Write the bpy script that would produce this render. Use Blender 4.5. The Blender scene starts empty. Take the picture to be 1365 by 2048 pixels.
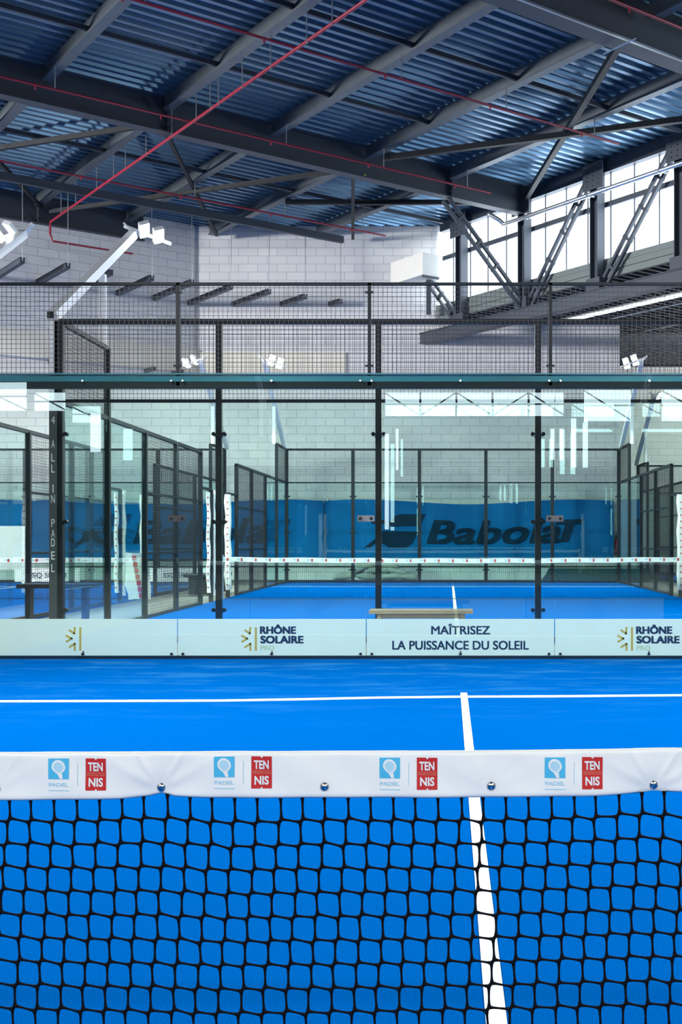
import bpy, math, random
import numpy as np
from mathutils import Vector, Matrix

random.seed(7)
RNG = np.random.default_rng(7)
scene = bpy.context.scene
COL = scene.collection

# ------------------------------------------------------------------ camera
F_PX, W_PX, H_PX = 2281.0, 1365.0, 2048.0
VX, VY = 898.0, 1082.0            # vanishing point of the courts' long axis
CAM_Z = 1.25
cam_d = bpy.data.cameras.new('camera')
cam = bpy.data.objects.new('camera', cam_d)
COL.objects.link(cam)
cam.location = (0, 0, CAM_Z)
cam.rotation_euler = (math.pi / 2, 0, 0)
cam_d.sensor_fit = 'VERTICAL'
cam_d.sensor_height = 36.0
cam_d.lens = 36.0 * F_PX / H_PX
cam_d.shift_x = (W_PX / 2 - VX) / H_PX
cam_d.shift_y = (VY - H_PX / 2) / H_PX
cam_d.clip_start = 0.05
cam_d.clip_end = 300
scene.camera = cam

# ------------------------------------------------------------------ world, exposure, lights
scene.view_settings.view_transform = 'Standard'
scene.view_settings.look = 'None'
scene.view_settings.exposure = 0.0
scene.view_settings.gamma = 1.0
scene.view_settings.use_curve_mapping = False
scene.cycles.max_bounces = 8
scene.cycles.diffuse_bounces = 4
scene.cycles.glossy_bounces = 4
scene.cycles.transmission_bounces = 6
scene.cycles.transparent_max_bounces = 64
scene.cycles.caustics_reflective = False
scene.cycles.caustics_refractive = False
scene.cycles.sample_clamp_indirect = 6.0

w = bpy.data.worlds.new('world')
scene.world = w
w.use_nodes = True
w.node_tree.nodes['Background'].inputs[0].default_value = (0.72, 0.86, 1.0, 1)
w.node_tree.nodes['Background'].inputs[1].default_value = 0.22

FLOOD_W = 620.0          # each court floodlight head
CLERE_E = 5.5            # daylight through the clerestory sheets
REAR_E = 9.0             # daylight through the windows behind the camera, also the added slits
LAMP_E = 45.0            # visible LED faces


def area_light(name, loc, aim, sx, sy, power, color=(1, 1, 1), spread=180):
    l = bpy.data.lights.new(name, 'AREA')
    l.shape = 'RECTANGLE'
    l.size, l.size_y = sx, sy
    l.energy = power
    l.color = color
    l.spread = math.radians(spread)
    o = bpy.data.objects.new(name, l)
    COL.objects.link(o)
    o.location = loc
    d = Vector(aim) - Vector(loc)
    o.rotation_euler = d.to_track_quat('-Z', 'Y').to_euler()
    return o


# unseen area lights added to brighten the walls and the foreground
area_light('left_side_light', (-35, 14.0, 8.4), (0, 36.5, 4.2), 9, 2.4, 5000, (1.0, .98, .95), 90)  # unseen source at left, following the bracket shadows; lights the back wall
area_light('lower_bay_fill', (13.0, 38.0, 7.6), (13.0, 46.0, 3.0), 8, 1.0, 900, (1.0, .99, .95))  # added fill that lifts the pale wall at far right
area_light('rear_fill', (0, -19.4, 9.7), (0, 8, 2.5), 46, 2.6, 2800, (1.0, .98, .92))  # invented high source, lights the net band and the signs


# ------------------------------------------------------------------ materials
def srgb(r, g, b):
    def f(c):
        c /= 255.0
        return c / 12.92 if c <= 0.04045 else ((c + 0.055) / 1.055) ** 2.4
    return (f(r), f(g), f(b))


def material(name, color, rough=0.5, metal=0.0, var=0.08, scale=6.0, bump=0.0, bump_scale=60.0, spec=0.5,
             emission=None, e_strength=0.0):
    m = bpy.data.materials.new(name)
    m.use_nodes = True
    nt = m.node_tree
    n, L = nt.nodes, nt.links
    b = n['Principled BSDF']
    b.inputs['Roughness'].default_value = rough
    b.inputs['Metallic'].default_value = metal
    b.inputs['Specular IOR Level'].default_value = spec
    tc = n.new('ShaderNodeTexCoord')
    nz = n.new('ShaderNodeTexNoise')
    nz.inputs['Scale'].default_value = scale
    nz.inputs['Detail'].default_value = 4
    L.new(tc.outputs['Object'], nz.inputs['Vector'])
    mx = n.new('ShaderNodeMix')
    mx.data_type = 'RGBA'
    mx.inputs['A'].default_value = (*[c * (1 - var) for c in color], 1)
    mx.inputs['B'].default_value = (*[min(1, c * (1 + var)) for c in color], 1)
    L.new(nz.outputs['Fac'], mx.inputs['Factor'])
    L.new(mx.outputs['Result'], b.inputs['Base Color'])
    if bump > 0:
        n2 = n.new('ShaderNodeTexNoise')
        n2.inputs['Scale'].default_value = bump_scale
        n2.inputs['Detail'].default_value = 3
        L.new(tc.outputs['Object'], n2.inputs['Vector'])
        bp = n.new('ShaderNodeBump')
        bp.inputs['Strength'].default_value = bump
        bp.inputs['Distance'].default_value = 0.01
        L.new(n2.outputs['Fac'], bp.inputs['Height'])
        L.new(bp.outputs['Normal'], b.inputs['Normal'])
    if emission:
        b.inputs['Emission Color'].default_value = (*emission, 1)
        b.inputs['Emission Strength'].default_value = e_strength
    return m


def glass_material(name, tint):
    m = bpy.data.materials.new(name)
    m.use_nodes = True
    n, L = m.node_tree.nodes, m.node_tree.links
    for x in list(n):
        n.remove(x)
    out = n.new('ShaderNodeOutputMaterial')
    tr = n.new('ShaderNodeBsdfTransparent')
    tr.inputs[0].default_value = (*tint, 1)
    gl = n.new('ShaderNodeBsdfGlossy')
    gl.inputs['Roughness'].default_value = 0.0
    gl.inputs['Color'].default_value = (0.86, 0.98, 1.0, 1)
    lw = n.new('ShaderNodeLayerWeight')
    lw.inputs['Blend'].default_value = 0.5
    pw = n.new('ShaderNodeMath'); pw.operation = 'POWER'
    pw.inputs[1].default_value = 5.0
    L.new(lw.outputs['Facing'], pw.inputs[0])
    ma = n.new('ShaderNodeMath'); ma.operation = 'MULTIPLY_ADD'
    ma.inputs[1].default_value = 0.95
    ma.inputs[2].default_value = 0.042
    L.new(pw.outputs[0], ma.inputs[0])
    mix = n.new('ShaderNodeMixShader')
    L.new(ma.outputs[0], mix.inputs[0])
    L.new(tr.outputs[0], mix.inputs[1])
    L.new(gl.outputs[0], mix.inputs[2])
    L.new(mix.outputs[0], out.inputs[0])
    return m


def block_material(name, c1, c2, mortar, bw=0.62, bh=0.26):
    m = bpy.data.materials.new(name)
    m.use_nodes = True
    n, L = m.node_tree.nodes, m.node_tree.links
    b = n['Principled BSDF']
    b.inputs['Roughness'].default_value = 0.85
    tc = n.new('ShaderNodeTexCoord')
    sp = n.new('ShaderNodeSeparateXYZ')
    cb = n.new('ShaderNodeCombineXYZ')
    L.new(tc.outputs['Object'], sp.inputs[0])
    L.new(sp.outputs['X'], cb.inputs['X'])
    L.new(sp.outputs['Z'], cb.inputs['Y'])
    br = n.new('ShaderNodeTexBrick')
    br.inputs['Scale'].default_value = 1.0
    br.inputs['Brick Width'].default_value = bw
    br.inputs['Row Height'].default_value = bh
    br.inputs['Mortar Size'].default_value = 0.012
    br.inputs['Mortar Smooth'].default_value = 0.3
    br.inputs['Color1'].default_value = (*c1, 1)
    br.inputs['Color2'].default_value = (*c2, 1)
    br.inputs['Mortar'].default_value = (*mortar, 1)
    L.new(cb.outputs[0], br.inputs['Vector'])
    nz = n.new('ShaderNodeTexNoise')
    nz.inputs['Scale'].default_value = 0.8
    nz.inputs['Detail'].default_value = 6
    L.new(tc.outputs['Object'], nz.inputs['Vector'])
    mr = n.new('ShaderNodeMapRange')
    mr.inputs['To Min'].default_value = 0.85
    mr.inputs['To Max'].default_value = 1.12
    L.new(nz.outputs['Fac'], mr.inputs['Value'])
    mx = n.new('ShaderNodeMix'); mx.data_type = 'RGBA'; mx.blend_type = 'MULTIPLY'
    mx.inputs['Factor'].default_value = 1.0
    L.new(br.outputs['Color'], mx.inputs['A'])
    L.new(mr.outputs[0], mx.inputs['B'])
    L.new(mx.outputs['Result'], b.inputs['Base Color'])
    return m


def turf_material():
    m = bpy.data.materials.new('blue_turf')
    m.use_nodes = True
    n, L = m.node_tree.nodes, m.node_tree.links
    b = n['Principled BSDF']
    b.inputs['Roughness'].default_value = 0.9
    b.inputs['Specular IOR Level'].default_value = 0.0
    tc = n.new('ShaderNodeTexCoord')
    fine = n.new('ShaderNodeTexNoise')
    fine.inputs['Scale'].default_value = 260.0
    fine.inputs['Detail'].default_value = 2
    L.new(tc.outputs['Object'], fine.inputs['Vector'])
    cr = n.new('ShaderNodeMapRange')
    cr.inputs['From Min'].default_value = 0.3
    cr.inputs['From Max'].default_value = 0.7
    L.new(fine.outputs['Fac'], cr.inputs['Value'])
    c = n.new('ShaderNodeMix'); c.data_type = 'RGBA'
    c.inputs['A'].default_value = (0.0, 0.062, 0.29, 1)
    c.inputs['B'].default_value = (0.0, 0.142, 0.53, 1)
    L.new(cr.outputs[0], c.inputs['Factor'])
    # sand worked into the pile: pale streaks gathered towards the end walls
    big = n.new('ShaderNodeTexNoise')
    big.inputs['Scale'].default_value = 1.3
    big.inputs['Detail'].default_value = 9
    big.inputs['Roughness'].default_value = 0.72
    mp = n.new('ShaderNodeMapping')
    mp.inputs['Scale'].default_value = (0.7, 2.2, 1.0)
    L.new(tc.outputs['Object'], mp.inputs['Vector'])
    L.new(mp.outputs[0], big.inputs['Vector'])
    r2 = n.new('ShaderNodeMapRange')
    r2.inputs['From Min'].default_value = 0.50
    r2.inputs['From Max'].default_value = 0.80
    r2.inputs['To Max'].default_value = 0.75
    L.new(big.outputs['Fac'], r2.inputs['Value'])
    sp = n.new('ShaderNodeSeparateXYZ')
    L.new(tc.outputs['Object'], sp.inputs[0])
    ab = n.new('ShaderNodeMath'); ab.operation = 'ABSOLUTE'
    L.new(sp.outputs['Y'], ab.inputs[0])
    r3 = n.new('ShaderNodeMapRange')
    r3.inputs['From Min'].default_value = 5.5
    r3.inputs['From Max'].default_value = 9.8
    L.new(ab.outputs[0], r3.inputs['Value'])
    mu = n.new('ShaderNodeMath'); mu.operation = 'MULTIPLY'
    L.new(r2.outputs[0], mu.inputs[0]); L.new(r3.outputs[0], mu.inputs[1])
    sand = n.new('ShaderNodeMix'); sand.data_type = 'RGBA'
    sand.inputs['B'].default_value = (0.07, 0.32, 0.58, 1)
    L.new(mu.outputs[0], sand.inputs['Factor'])
    L.new(c.outputs['Result'], sand.inputs['A'])
    L.new(sand.outputs['Result'], b.inputs['Base Color'])
    bp = n.new('ShaderNodeBump')
    bp.inputs['Strength'].default_value = 0.5
    bp.inputs['Distance'].default_value = 0.006
    L.new(fine.outputs['Fac'], bp.inputs['Height'])
    L.new(bp.outputs['Normal'], b.inputs['Normal'])
    return m


M = {}
M['turf'] = turf_material()
M['concrete'] = material('concrete', (0.26, 0.25, 0.24), 0.8, var=0.25, scale=3, bump=0.1)
M['line'] = material('line_white', (0.82, 0.86, 0.84), 0.8, var=0.06, scale=30)
M['block'] = block_material('grey_block', (0.62, 0.63, 0.655), (0.67, 0.68, 0.70), (0.42, 0.43, 0.46))
M['block_pale'] = block_material('pale_block', (0.66, 0.66, 0.65), (0.70, 0.70, 0.69), (0.5, 0.5, 0.52))
M['cream'] = material('cream_concrete', (0.70, 0.68, 0.60), 0.8, var=0.06, scale=2)
M['plaster'] = material('white_plaster', (0.72, 0.72, 0.68), 0.8, var=0.05, scale=3)
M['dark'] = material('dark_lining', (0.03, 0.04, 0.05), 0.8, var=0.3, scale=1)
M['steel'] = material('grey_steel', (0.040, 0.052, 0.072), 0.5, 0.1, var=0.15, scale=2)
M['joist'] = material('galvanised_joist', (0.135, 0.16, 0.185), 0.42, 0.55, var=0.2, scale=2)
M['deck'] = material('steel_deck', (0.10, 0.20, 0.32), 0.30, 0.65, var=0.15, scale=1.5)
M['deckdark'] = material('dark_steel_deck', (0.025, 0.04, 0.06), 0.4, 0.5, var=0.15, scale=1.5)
M['black'] = material('black_steel', (0.008, 0.012, 0.018), 0.5, var=0.2, scale=5, spec=0.25)
M['charcoal'] = material('charcoal_steel', (0.055, 0.065, 0.08), 0.45, var=0.15, scale=5)
M['teal'] = material('teal_steel', (0.002, 0.095, 0.15), 0.28, 0.3, var=0.6, scale=1.2)
M['wire'] = material('black_wire', (0.022, 0.024, 0.034), 0.5, var=0.1)
M['white'] = material('white_paint', (0.80, 0.84, 0.88), 0.35, var=0.04)
M['galv'] = material('galvanised_pipe', (0.55, 0.58, 0.60), 0.28, 0.85, var=0.1)
M['red'] = material('red_pipe', (0.27, 0.006, 0.028), 0.4, var=0.1)
M['glass'] = glass_material('court_glass', (0.915, 0.983, 0.962))
M['sign'] = material('sign_white', (0.90, 0.93, 0.91), 0.5, var=0.03)
M['ink'] = material('navy_ink', (0.006, 0.012, 0.045), 0.5, var=0.05)
M['yellow'] = material('yellow_ink', (0.62, 0.42, 0.05), 0.5, var=0.05)
M['paleyellow'] = material('pale_yellow_ink', (0.62, 0.68, 0.42), 0.5, var=0.03)
M['vinyl'] = material('white_vinyl', (0.86, 0.885, 0.865), 0.38, var=0.05, scale=5)
M['cord'] = material('black_cord', (0.003, 0.004, 0.008), 0.8, var=0.1, spec=0.1)
M['logoblue'] = material('sky_blue_ink', (0.07, 0.48, 0.76), 0.4, var=0.05)
M['logopale'] = material('pale_blue_ink', (0.42, 0.68, 0.82), 0.4, var=0.03)
M['logowhite'] = material('white_ink', (0.80, 0.84, 0.85), 0.4, var=0.02)
M['logored'] = material('red_ink', (0.56, 0.022, 0.016), 0.4, var=0.06)
M['salmon'] = material('salmon_ink', (0.70, 0.22, 0.14), 0.4, var=0.03)
M['chrome'] = material('chrome', (0.6, 0.62, 0.64), 0.15, 1.0, var=0.05)
M['banner'] = material('blue_banner', (0.0, 0.128, 0.38), 0.8, var=0.15, scale=1.5, spec=0.1)
M['bannerink'] = material('banner_ink', (0.003, 0.024, 0.06), 0.8, var=0.1, spec=0.1)
M['wood'] = material('pale_wood', (0.42, 0.31, 0.21), 0.5, var=0.2, scale=10)
M['sack'] = material('sand_sack', (0.42, 0.42, 0.38), 0.9, var=0.25, scale=5, bump=0.3, bump_scale=12)
M['ball'] = material('tennis_yellow', (0.55, 0.72, 0.10), 0.9, var=0.1)
M['tarp'] = material('dark_green_tarp', (0.01, 0.055, 0.06), 0.5, var=0.2)
M['sheet'] = material('clerestory_sheet', (0.8, 0.85, 0.9), 0.5, var=0.03, emission=(0.80, 0.91, 1.0), e_strength=CLERE_E)
M['rearsheet'] = material('rear_window_and_slit_sheet', (0.8, 0.85, 0.9), 0.5, var=0.03, emission=(0.85, 0.95, 1.0), e_strength=REAR_E)
M['led'] = material('led_face', (0.9, 0.9, 0.9), 0.4, emission=(0.92, 1.0, 0.97), e_strength=LAMP_E)
M['tube'] = material('strip_light_tube', (0.9, 0.9, 0.9), 0.4, emission=(0.85, 0.96, 1.0), e_strength=1.6)
M['clad'] = material('grey_cladding', (0.14, 0.17, 0.175), 0.5, 0.2, var=0.06)


# ------------------------------------------------------------------ mesh helper
class MB:
    def __init__(self):
        self.v, self.f, self.m, self.n = [], [], [], 0

    def add(self, verts, faces, mat=0):
        verts = np.asarray(verts, dtype=float).reshape(-1, 3)
        self.v.append(verts)
        for fa in faces:
            self.f.append([int(i) + self.n for i in fa])
            self.m.append(mat)
        self.n += len(verts)
        return self

    def box(self, x0, x1, y0, y1, z0, z1, mat=0):
        v = [(x, y, z) for z in (z0, z1) for y in (y0, y1) for x in (x0, x1)]
        f = [(0, 2, 3, 1), (4, 5, 7, 6), (0, 1, 5, 4), (2, 6, 7, 3), (0, 4, 6, 2), (1, 3, 7, 5)]
        return self.add(v, f, mat)

    def bar(self, p, q, w, h=None, up=(0, 0, 1), mat=0):
        """rectangular bar from p to q; w across, h along up"""
        h = w if h is None else h
        p, q = Vector(p), Vector(q)
        d = (q - p).normalized()
        u = Vector(up)
        s = d.cross(u)
        if s.length < 1e-5:
            s = d.cross(Vector((1, 0, 0)))
        s.normalize()
        u = s.cross(d).normalized()
        v = []
        for c in (p, q):
            for a, b in ((-1, -1), (1, -1), (1, 1), (-1, 1)):
                v.append(c + s * (a * w / 2) + u * (b * h / 2))
        f = [(0, 1, 2, 3), (7, 6, 5, 4), (0, 4, 5, 1), (1, 5, 6, 2), (2, 6, 7, 3), (3, 7, 4, 0)]
        return self.add([tuple(x) for x in v], f, mat)

    def tube(self, pts, r, n=8, mat=0, caps=True):
        pts = [Vector(p) for p in pts]
        rs = r if isinstance(r, (list, tuple)) else [r] * len(pts)
        v = []
        prev = None
        for i, p in enumerate(pts):
            d = (pts[min(i + 1, len(pts) - 1)] - pts[max(i - 1, 0)]).normalized()
            a = prev - d * prev.dot(d) if prev is not None else (Vector((0, 0, 1)) if abs(d.z) < 0.9 else Vector((1, 0, 0)))
            a = (a - d * a.dot(d)).normalized()
            prev = a
            b = d.cross(a)
            for k in range(n):
                t = 2 * math.pi * k / n
                v.append(tuple(p + (a * math.cos(t) + b * math.sin(t)) * rs[i]))
        f = []
        for i in range(len(pts) - 1):
            for k in range(n):
                k2 = (k + 1) % n
                f.append((i * n + k, i * n + k2, (i + 1) * n + k2, (i + 1) * n + k))
        if caps:
            f.append(tuple(range(n - 1, -1, -1)))
            f.append(tuple((len(pts) - 1) * n + k for k in range(n)))
        return self.add(v, f, mat)

    def wires(self, P, Q, r, side, up, mat=0):
        """many thin square wires, all with the same cross-section axes"""
        P, Q = np.asarray(P, float), np.asarray(Q, float)
        s, u = np.asarray(side, float) * r, np.asarray(up, float) * r
        N = len(P)
        corners = np.stack([-s - u, s - u, s + u, -s + u])
        v = np.concatenate([P[:, None, :] + corners[None], Q[:, None, :] + corners[None]], axis=1).reshape(-1, 3)
        base = np.array([(0, 1, 2, 3), (7, 6, 5, 4), (0, 4, 5, 1), (1, 5, 6, 2), (2, 6, 7, 3), (3, 7, 4, 0)])
        f = (base[None] + (np.arange(N) * 8)[:, None, None]).reshape(-1, 4)
        return self.add(v, f.tolist(), mat)

    def prism_xz(self, poly, y0, y1, mat=0):
        """outline in x,z given a thickness along y"""
        n = len(poly)
        v = [(x, y0, z) for x, z in poly] + [(x, y1, z) for x, z in poly]
        f = [tuple(range(n)), tuple(range(2 * n - 1, n - 1, -1))]
        for i in range(n):
            j = (i + 1) % n
            f.append((i, i + n, j + n, j))
        return self.add(v, f, mat)

    def build(self, name, mats, parent=None, smooth=False):
        me = bpy.data.meshes.new(name)
        V = np.concatenate(self.v) if self.v else np.zeros((0, 3))
        me.from_pydata(V.tolist(), [], self.f)
        mats = mats if isinstance(mats, (list, tuple)) else [mats]
        for m in mats:
            me.materials.append(M[m])
        if len(mats) > 1:
            me.polygons.foreach_set('material_index', self.m)
        if smooth:
            me.polygons.foreach_set('use_smooth', [True] * len(me.polygons))
        me.update()
        o = bpy.data.objects.new(name, me)
        COL.objects.link(o)
        if parent is not None:
            o.parent = parent
            o.matrix_parent_inverse = world_of(parent).inverted()
        return o


def world_of(o):
    m = Matrix.Translation(o.location) @ o.rotation_euler.to_matrix().to_4x4()
    if o.parent is not None:
        m = world_of(o.parent) @ o.matrix_parent_inverse @ m
    return m


def tag(o, label, cat, group=None):
    o['label'] = label
    o['category'] = cat
    if group:
        o['group'] = group
    return o


def thing(name, loc, label, cat, group=None):
    o = bpy.data.objects.new(name, None)
    o.empty_display_size = 0.2
    COL.objects.link(o)
    o.location = loc
    return tag(o, label, cat, group)


def structure(o, label=None):
    o['kind'] = 'structure'
    if label:
        o['label'] = label
    return o


def text_geo(body, offset=0.0, shear=0.0, spacing=1.0, line=1.0, align='LEFT'):
    cu = bpy.data.curves.new('lettering', 'FONT')
    cu.body = body
    cu.size = 1.0
    cu.offset = offset
    cu.shear = shear
    cu.space_character = spacing
    cu.space_line = line
    cu.align_x = align
    cu.resolution_u = 4
    o = bpy.data.objects.new('lettering', cu)
    COL.objects.link(o)
    dg = bpy.context.evaluated_depsgraph_get()
    dg.update()
    me = bpy.data.meshes.new_from_object(o.evaluated_get(dg))
    v = np.array([tuple(x.co)[:2] for x in me.vertices])
    f = [list(p.vertices) for p in me.polygons]
    bpy.data.objects.remove(o)
    bpy.data.curves.remove(cu)
    bpy.data.meshes.remove(me)
    return v, f


def text_fit(body, x0, x1, z0, z1, **k):
    """flat lettering that fills x0..x1, z0..z1"""
    v, f = text_geo(body, **k)
    lo, hi = v.min(0), v.max(0)
    t = (v - lo) / (hi - lo)
    return np.stack([x0 + t[:, 0] * (x1 - x0), z0 + t[:, 1] * (z1 - z0)], axis=1), f


def put_text(mb, body, x0, x1, z0, z1, y, mat=0, bold=0.0, **k):
    bx, bz = bold, bold * .6
    p, f = text_fit(body, x0 + bx, x1 - bx, z0 + bz, z1 - bz, **k)
    steps = [(0, 0)] if bold == 0 else [(a * bx, c * bz) for a in (-1, -.33, .33, 1) for c in (-1, 0, 1)]
    for i, (ox, oz) in enumerate(steps):
        v = np.stack([p[:, 0] + ox, np.full(len(p), y - .00004 * i), p[:, 1] + oz], axis=1)
        mb.add(v, f, mat)


def at(px, py, Y):
    """the point at distance Y that the photograph shows at px, py"""
    return Vector(((px - VX) * Y / F_PX, Y, CAM_Z + (VY - py) * Y / F_PX))


# hall axes: t runs left along the main beams, d runs towards the viewer along the joists
def hall(t, d, h):
    return Vector((2.17 - .797 * t + .603 * d, 32.6 - .603 * t - .797 * d, CAM_Z + h))


D1 = Vector((.603, -.797, 0))
D2 = Vector((-.797, -.603, 0))
XC1, XC2, XC3, XC4 = 0.124, 0.12, -11.75, 11.95
YA, YB, YC = 12.08, 14.3, 34.3
WALL_Y = 36.6
DECK_H, JOIST_B, BEAM_B = 10.1, 9.78, 9.3

# ------------------------------------------------------------------ the setting
mb = MB(); mb.box(-40, 40, -24, 60, -0.3, -0.03)
structure(mb.build('floor', 'concrete'), 'bare grey concrete hall floor between the courts')


def turf(xc, y0, label, lines):
    b = MB(); b.box(-5, 5, -10, 10, -0.03, 0.0)
    o = b.build('court_turf', 'turf')
    o.location = (xc, y0 + 10, 0)
    structure(o, label)
    return o


turf1 = turf(XC1, -7.92, 'bright blue artificial turf of the nearest court', True)
turf2 = turf(XC2, YB, 'blue turf of the middle court behind the glass', True)
turf3 = turf(XC3, YB, 'blue turf of the court at far left', True)
turf4 = turf(XC4, 21.8, 'blue turf of the court at far right', True)


def court_lines(t, xc, yn, wobble=False):
    b = MB()
    lo, hi = (2.3, 7.28) if wobble else (-7.1, 7.1)
    if wobble:
        b.box(XC1 - 0.0275, XC1 + 0.0275, yn - 6.95, yn + 7.28, 0.0, 0.0055)
    else:
        b.box(xc - 0.03, xc + 0.03, yn - 7.1, yn + 7.1, 0.0, 0.0055)
    b.build('centre_line', 'line', t)
    b = MB()
    if wobble:
        pts = [(-400, 1404), (0, 1403.2), (220, 1402.6), (440, 1401.8), (600, 1399.2), (760, 1395.8), (920, 1394), (1110, 1393.2), (1365, 1391), (1900, 1388)]
        P = []
        for x, y in pts:
            Y = F_PX * CAM_Z / (y - VY)
            P.append(((x - VX) * Y / F_PX, Y))
        P[0] = (xc - 4.98, P[0][1]); P[-1] = (xc + 4.98, P[-1][1])
        v, f = [], []
        for x, y in P:
            for yy in (y - .052, y + .052):
                for z in (0.0, 0.004):
                    v.append((x, yy, z))
        for i in range(len(P) - 1):
            a, c = i * 4, i * 4 + 4
            f += [(a + 1, c + 1, c + 3, a + 3), (a, c, c + 1, a + 1), (a + 2, a + 3, c + 3, c + 2)]
        b.add(v, f)
    else:
        b.box(xc - 4.98, xc + 4.98, yn + 6.93, yn + 6.98, 0.0, 0.004)
    b.build('service_line', 'line', t)


court_lines(turf1, XC1, 2.08, True)
court_lines(turf2, XC2, 24.3)
court_lines(turf3, XC3, 24.3)

# block walls
b = MB(); b.box(-20, 20, 0, 0.25, 0, 11.35)
o = b.build('wall_back', 'block'); o.location = (-14.5, WALL_Y, 0); structure(o, 'grey concrete block wall behind the courts')
b = MB(); b.box(-15, 15, 0, 0.25, 0, 8.2)
o = b.build('wall_back_right', 'block_pale'); o.location = (20.5, 45.5, 0); structure(o)
# upper wall that runs parallel to the main beams at far left
wl = MB(); wl.box(-26, 0, -0.12, 0.12, 6.6, 11.35)
o = wl.build('wall_left', 'block')
o.location = (-8.2, WALL_Y, 0)
o.rotation_euler = (0, 0, math.atan2(.603, .797))
structure(o, 'upper grey block wall at far left above the cream beam')
c = MB(); c.box(-26, 0, -0.2, 0.14, 6.62, 7.36)
o = c.build('trim_1', 'cream'); o.location = (-8.2, WALL_Y, 0); o.rotation_euler = (0, 0, math.atan2(.603, .797)); structure(o, 'cream concrete beam low on the left block wall')
c = MB(); c.box(-8.3, -3.3, WALL_Y - 0.06, WALL_Y + 0.02, 6.62, 7.30)
structure(c.build('trim_2', 'cream'), 'cream concrete beam on the back block wall')
c = MB()
for z in (0.42, 0.62):
    c.box(-12, 5.5, WALL_Y - 0.06, WALL_Y - 0.02, z, z + 0.03)
structure(c.build('baseboard_back', 'black'))
b = MB(); b.box(5.5, 30, 52, 52.2, 0, 14)
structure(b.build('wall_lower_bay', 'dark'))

# rear wall behind the viewer with its daylight windows and added glowing slits
b = MB(); b.box(-30, 30, -20.4, -20.1, 0, 11.35)
structure(b.build('wall_rear', 'dark'))
nwin = 0
REAR = [(-2.5, 4.5, 6.1, 7.0), (5.2, 7.1, 5.9, 7.1), (8.2, 10.4, 5.9, 7.1), (-18.6, -16.3, 6.3, 7.4), (-16.1, -14.8, 6.3, 7.0),
        (-2.48, -2.32, 1.7, 5.4), (-2.05, -1.95, 4.0, 5.6), (3.95, 4.1, 4.4, 5.6), (4.3, 4.45, 4.4, 5.6), (4.75, 4.95, 4.1, 6.0), (5.2, 5.4, 4.1, 6.0),  # narrow ones are glowing strips added for the streaks mirrored in the glass
        (-13.9, -13.5, 4.7, 6.2)]
for x0, x1, z0, z1 in REAR:
    nwin += 1
    b = MB(); b.box(x0, x1, -20.09, -20.06, z0, z1)
    o = structure(b.build('window_%d' % nwin, 'rearsheet'))
    if x1 - x0 > 1:
        fr = MB()
        nb = max(1, int((x1 - x0) / 1.2))
        for i in range(nb + 1):
            x = x0 + (x1 - x0) * i / nb
            fr.box(x - .04, x + .04, -20.06, -19.98, z0 - .06, z1 + .06)
            if i < nb:
                xa, xb = x, x + (x1 - x0) / nb
                fr.bar((xa, -19.99, z0 if i % 2 else z1), (xb, -19.99, z1 if i % 2 else z0), .05)
        fr.box(x0, x1, -20.06, -19.98, (z0 + z1) / 2 - .03, (z0 + z1) / 2 + .03)
        fr.build('window_frame', 'steel', o)

# roof deck: trapezoid ribs that run along t
def deck(name, t0, t1, d0, d1, h, mat, pitch=0.30, depth=0.065):
    b = MB()
    prof = [(0, 0), (.36, 0), (.44, 1), (.92, 1)]
    pts = []
    d = d0
    while d < d1:
        for a, z in prof:
            pts.append((d + a * pitch, z * depth))
        d += pitch
    v, f = [], []
    for t in (t0, t1):
        for dd, z in pts:
            v.append(tuple(hall(t, dd, h + z)))
    n = len(pts)
    for i in range(n - 1):
        f.append((i, i + 1, n + i + 1, n + i))
    for t in (t0, t1):
        for dd, z in pts:
            v.append(tuple(hall(t, dd, h + depth + .04)))
    for i in range(n - 1):
        f.append((2 * n + i, 3 * n + i, 3 * n + i + 1, 2 * n + i + 1))
    b.add(v, f)
    return b.build(name, mat)


structure(deck('ceiling', -0.4, 28, -11.0, 46, DECK_H, 'deck'), 'dark blue ribbed steel roof deck')
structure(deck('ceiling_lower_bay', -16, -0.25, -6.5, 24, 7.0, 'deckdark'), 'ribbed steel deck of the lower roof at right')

# clerestory: daylight sheets, frame and cladding
cl = -0.30
b = MB()
v = [tuple(hall(cl, dd, h)) for dd in (-4.55, 22) for h in (7.46, 9.86)] + [tuple(hall(cl - .05, dd, h)) for dd in (-4.55, 22) for h in (7.46, 9.86)]
b.add(v, [(0, 1, 3, 2), (4, 6, 7, 5), (0, 4, 5, 1), (2, 3, 7, 6), (0, 2, 6, 4), (1, 5, 7, 3)])
nwin += 1
win = structure(b.build('window_%d' % nwin, 'sheet'), 'long clerestory window of white translucent sheets')
b = MB()
b.bar(hall(cl + .06, -4.2, 8.93), hall(cl + .06, 22, 8.93), .08, .14)
b.build('window_rail', 'steel', win)
b = MB()
dd = -3.7
while dd < 12:
    b.bar(hall(cl + .03, dd, 7.46), hall(cl + .03, dd, 9.86), .035, .03, up=D1)
    dd += .86
b.build('window_mullion', 'steel', win)
b = MB(); b.bar(hall(cl + .1, -4.2, 9.93), hall(cl + .1, 22, 9.93), .2, .36)
structure(b.build('trim_3', 'steel'), 'dark eave beam above the clerestory window')
b = MB()
for k, (h0, h1, off) in enumerate(((6.97, 7.14, 0), (7.15, 7.31, .015), (7.32, 7.48, 0))):
    b.bar(hall(cl + .08 + off, -4.5, (h0 + h1) / 2), hall(cl + .08 + off, 22, (h0 + h1) / 2), .12, h1 - h0)
structure(b.build('wall_clerestory', 'clad'), 'pale grey ribbed cladding strip below the clerestory window')


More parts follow.
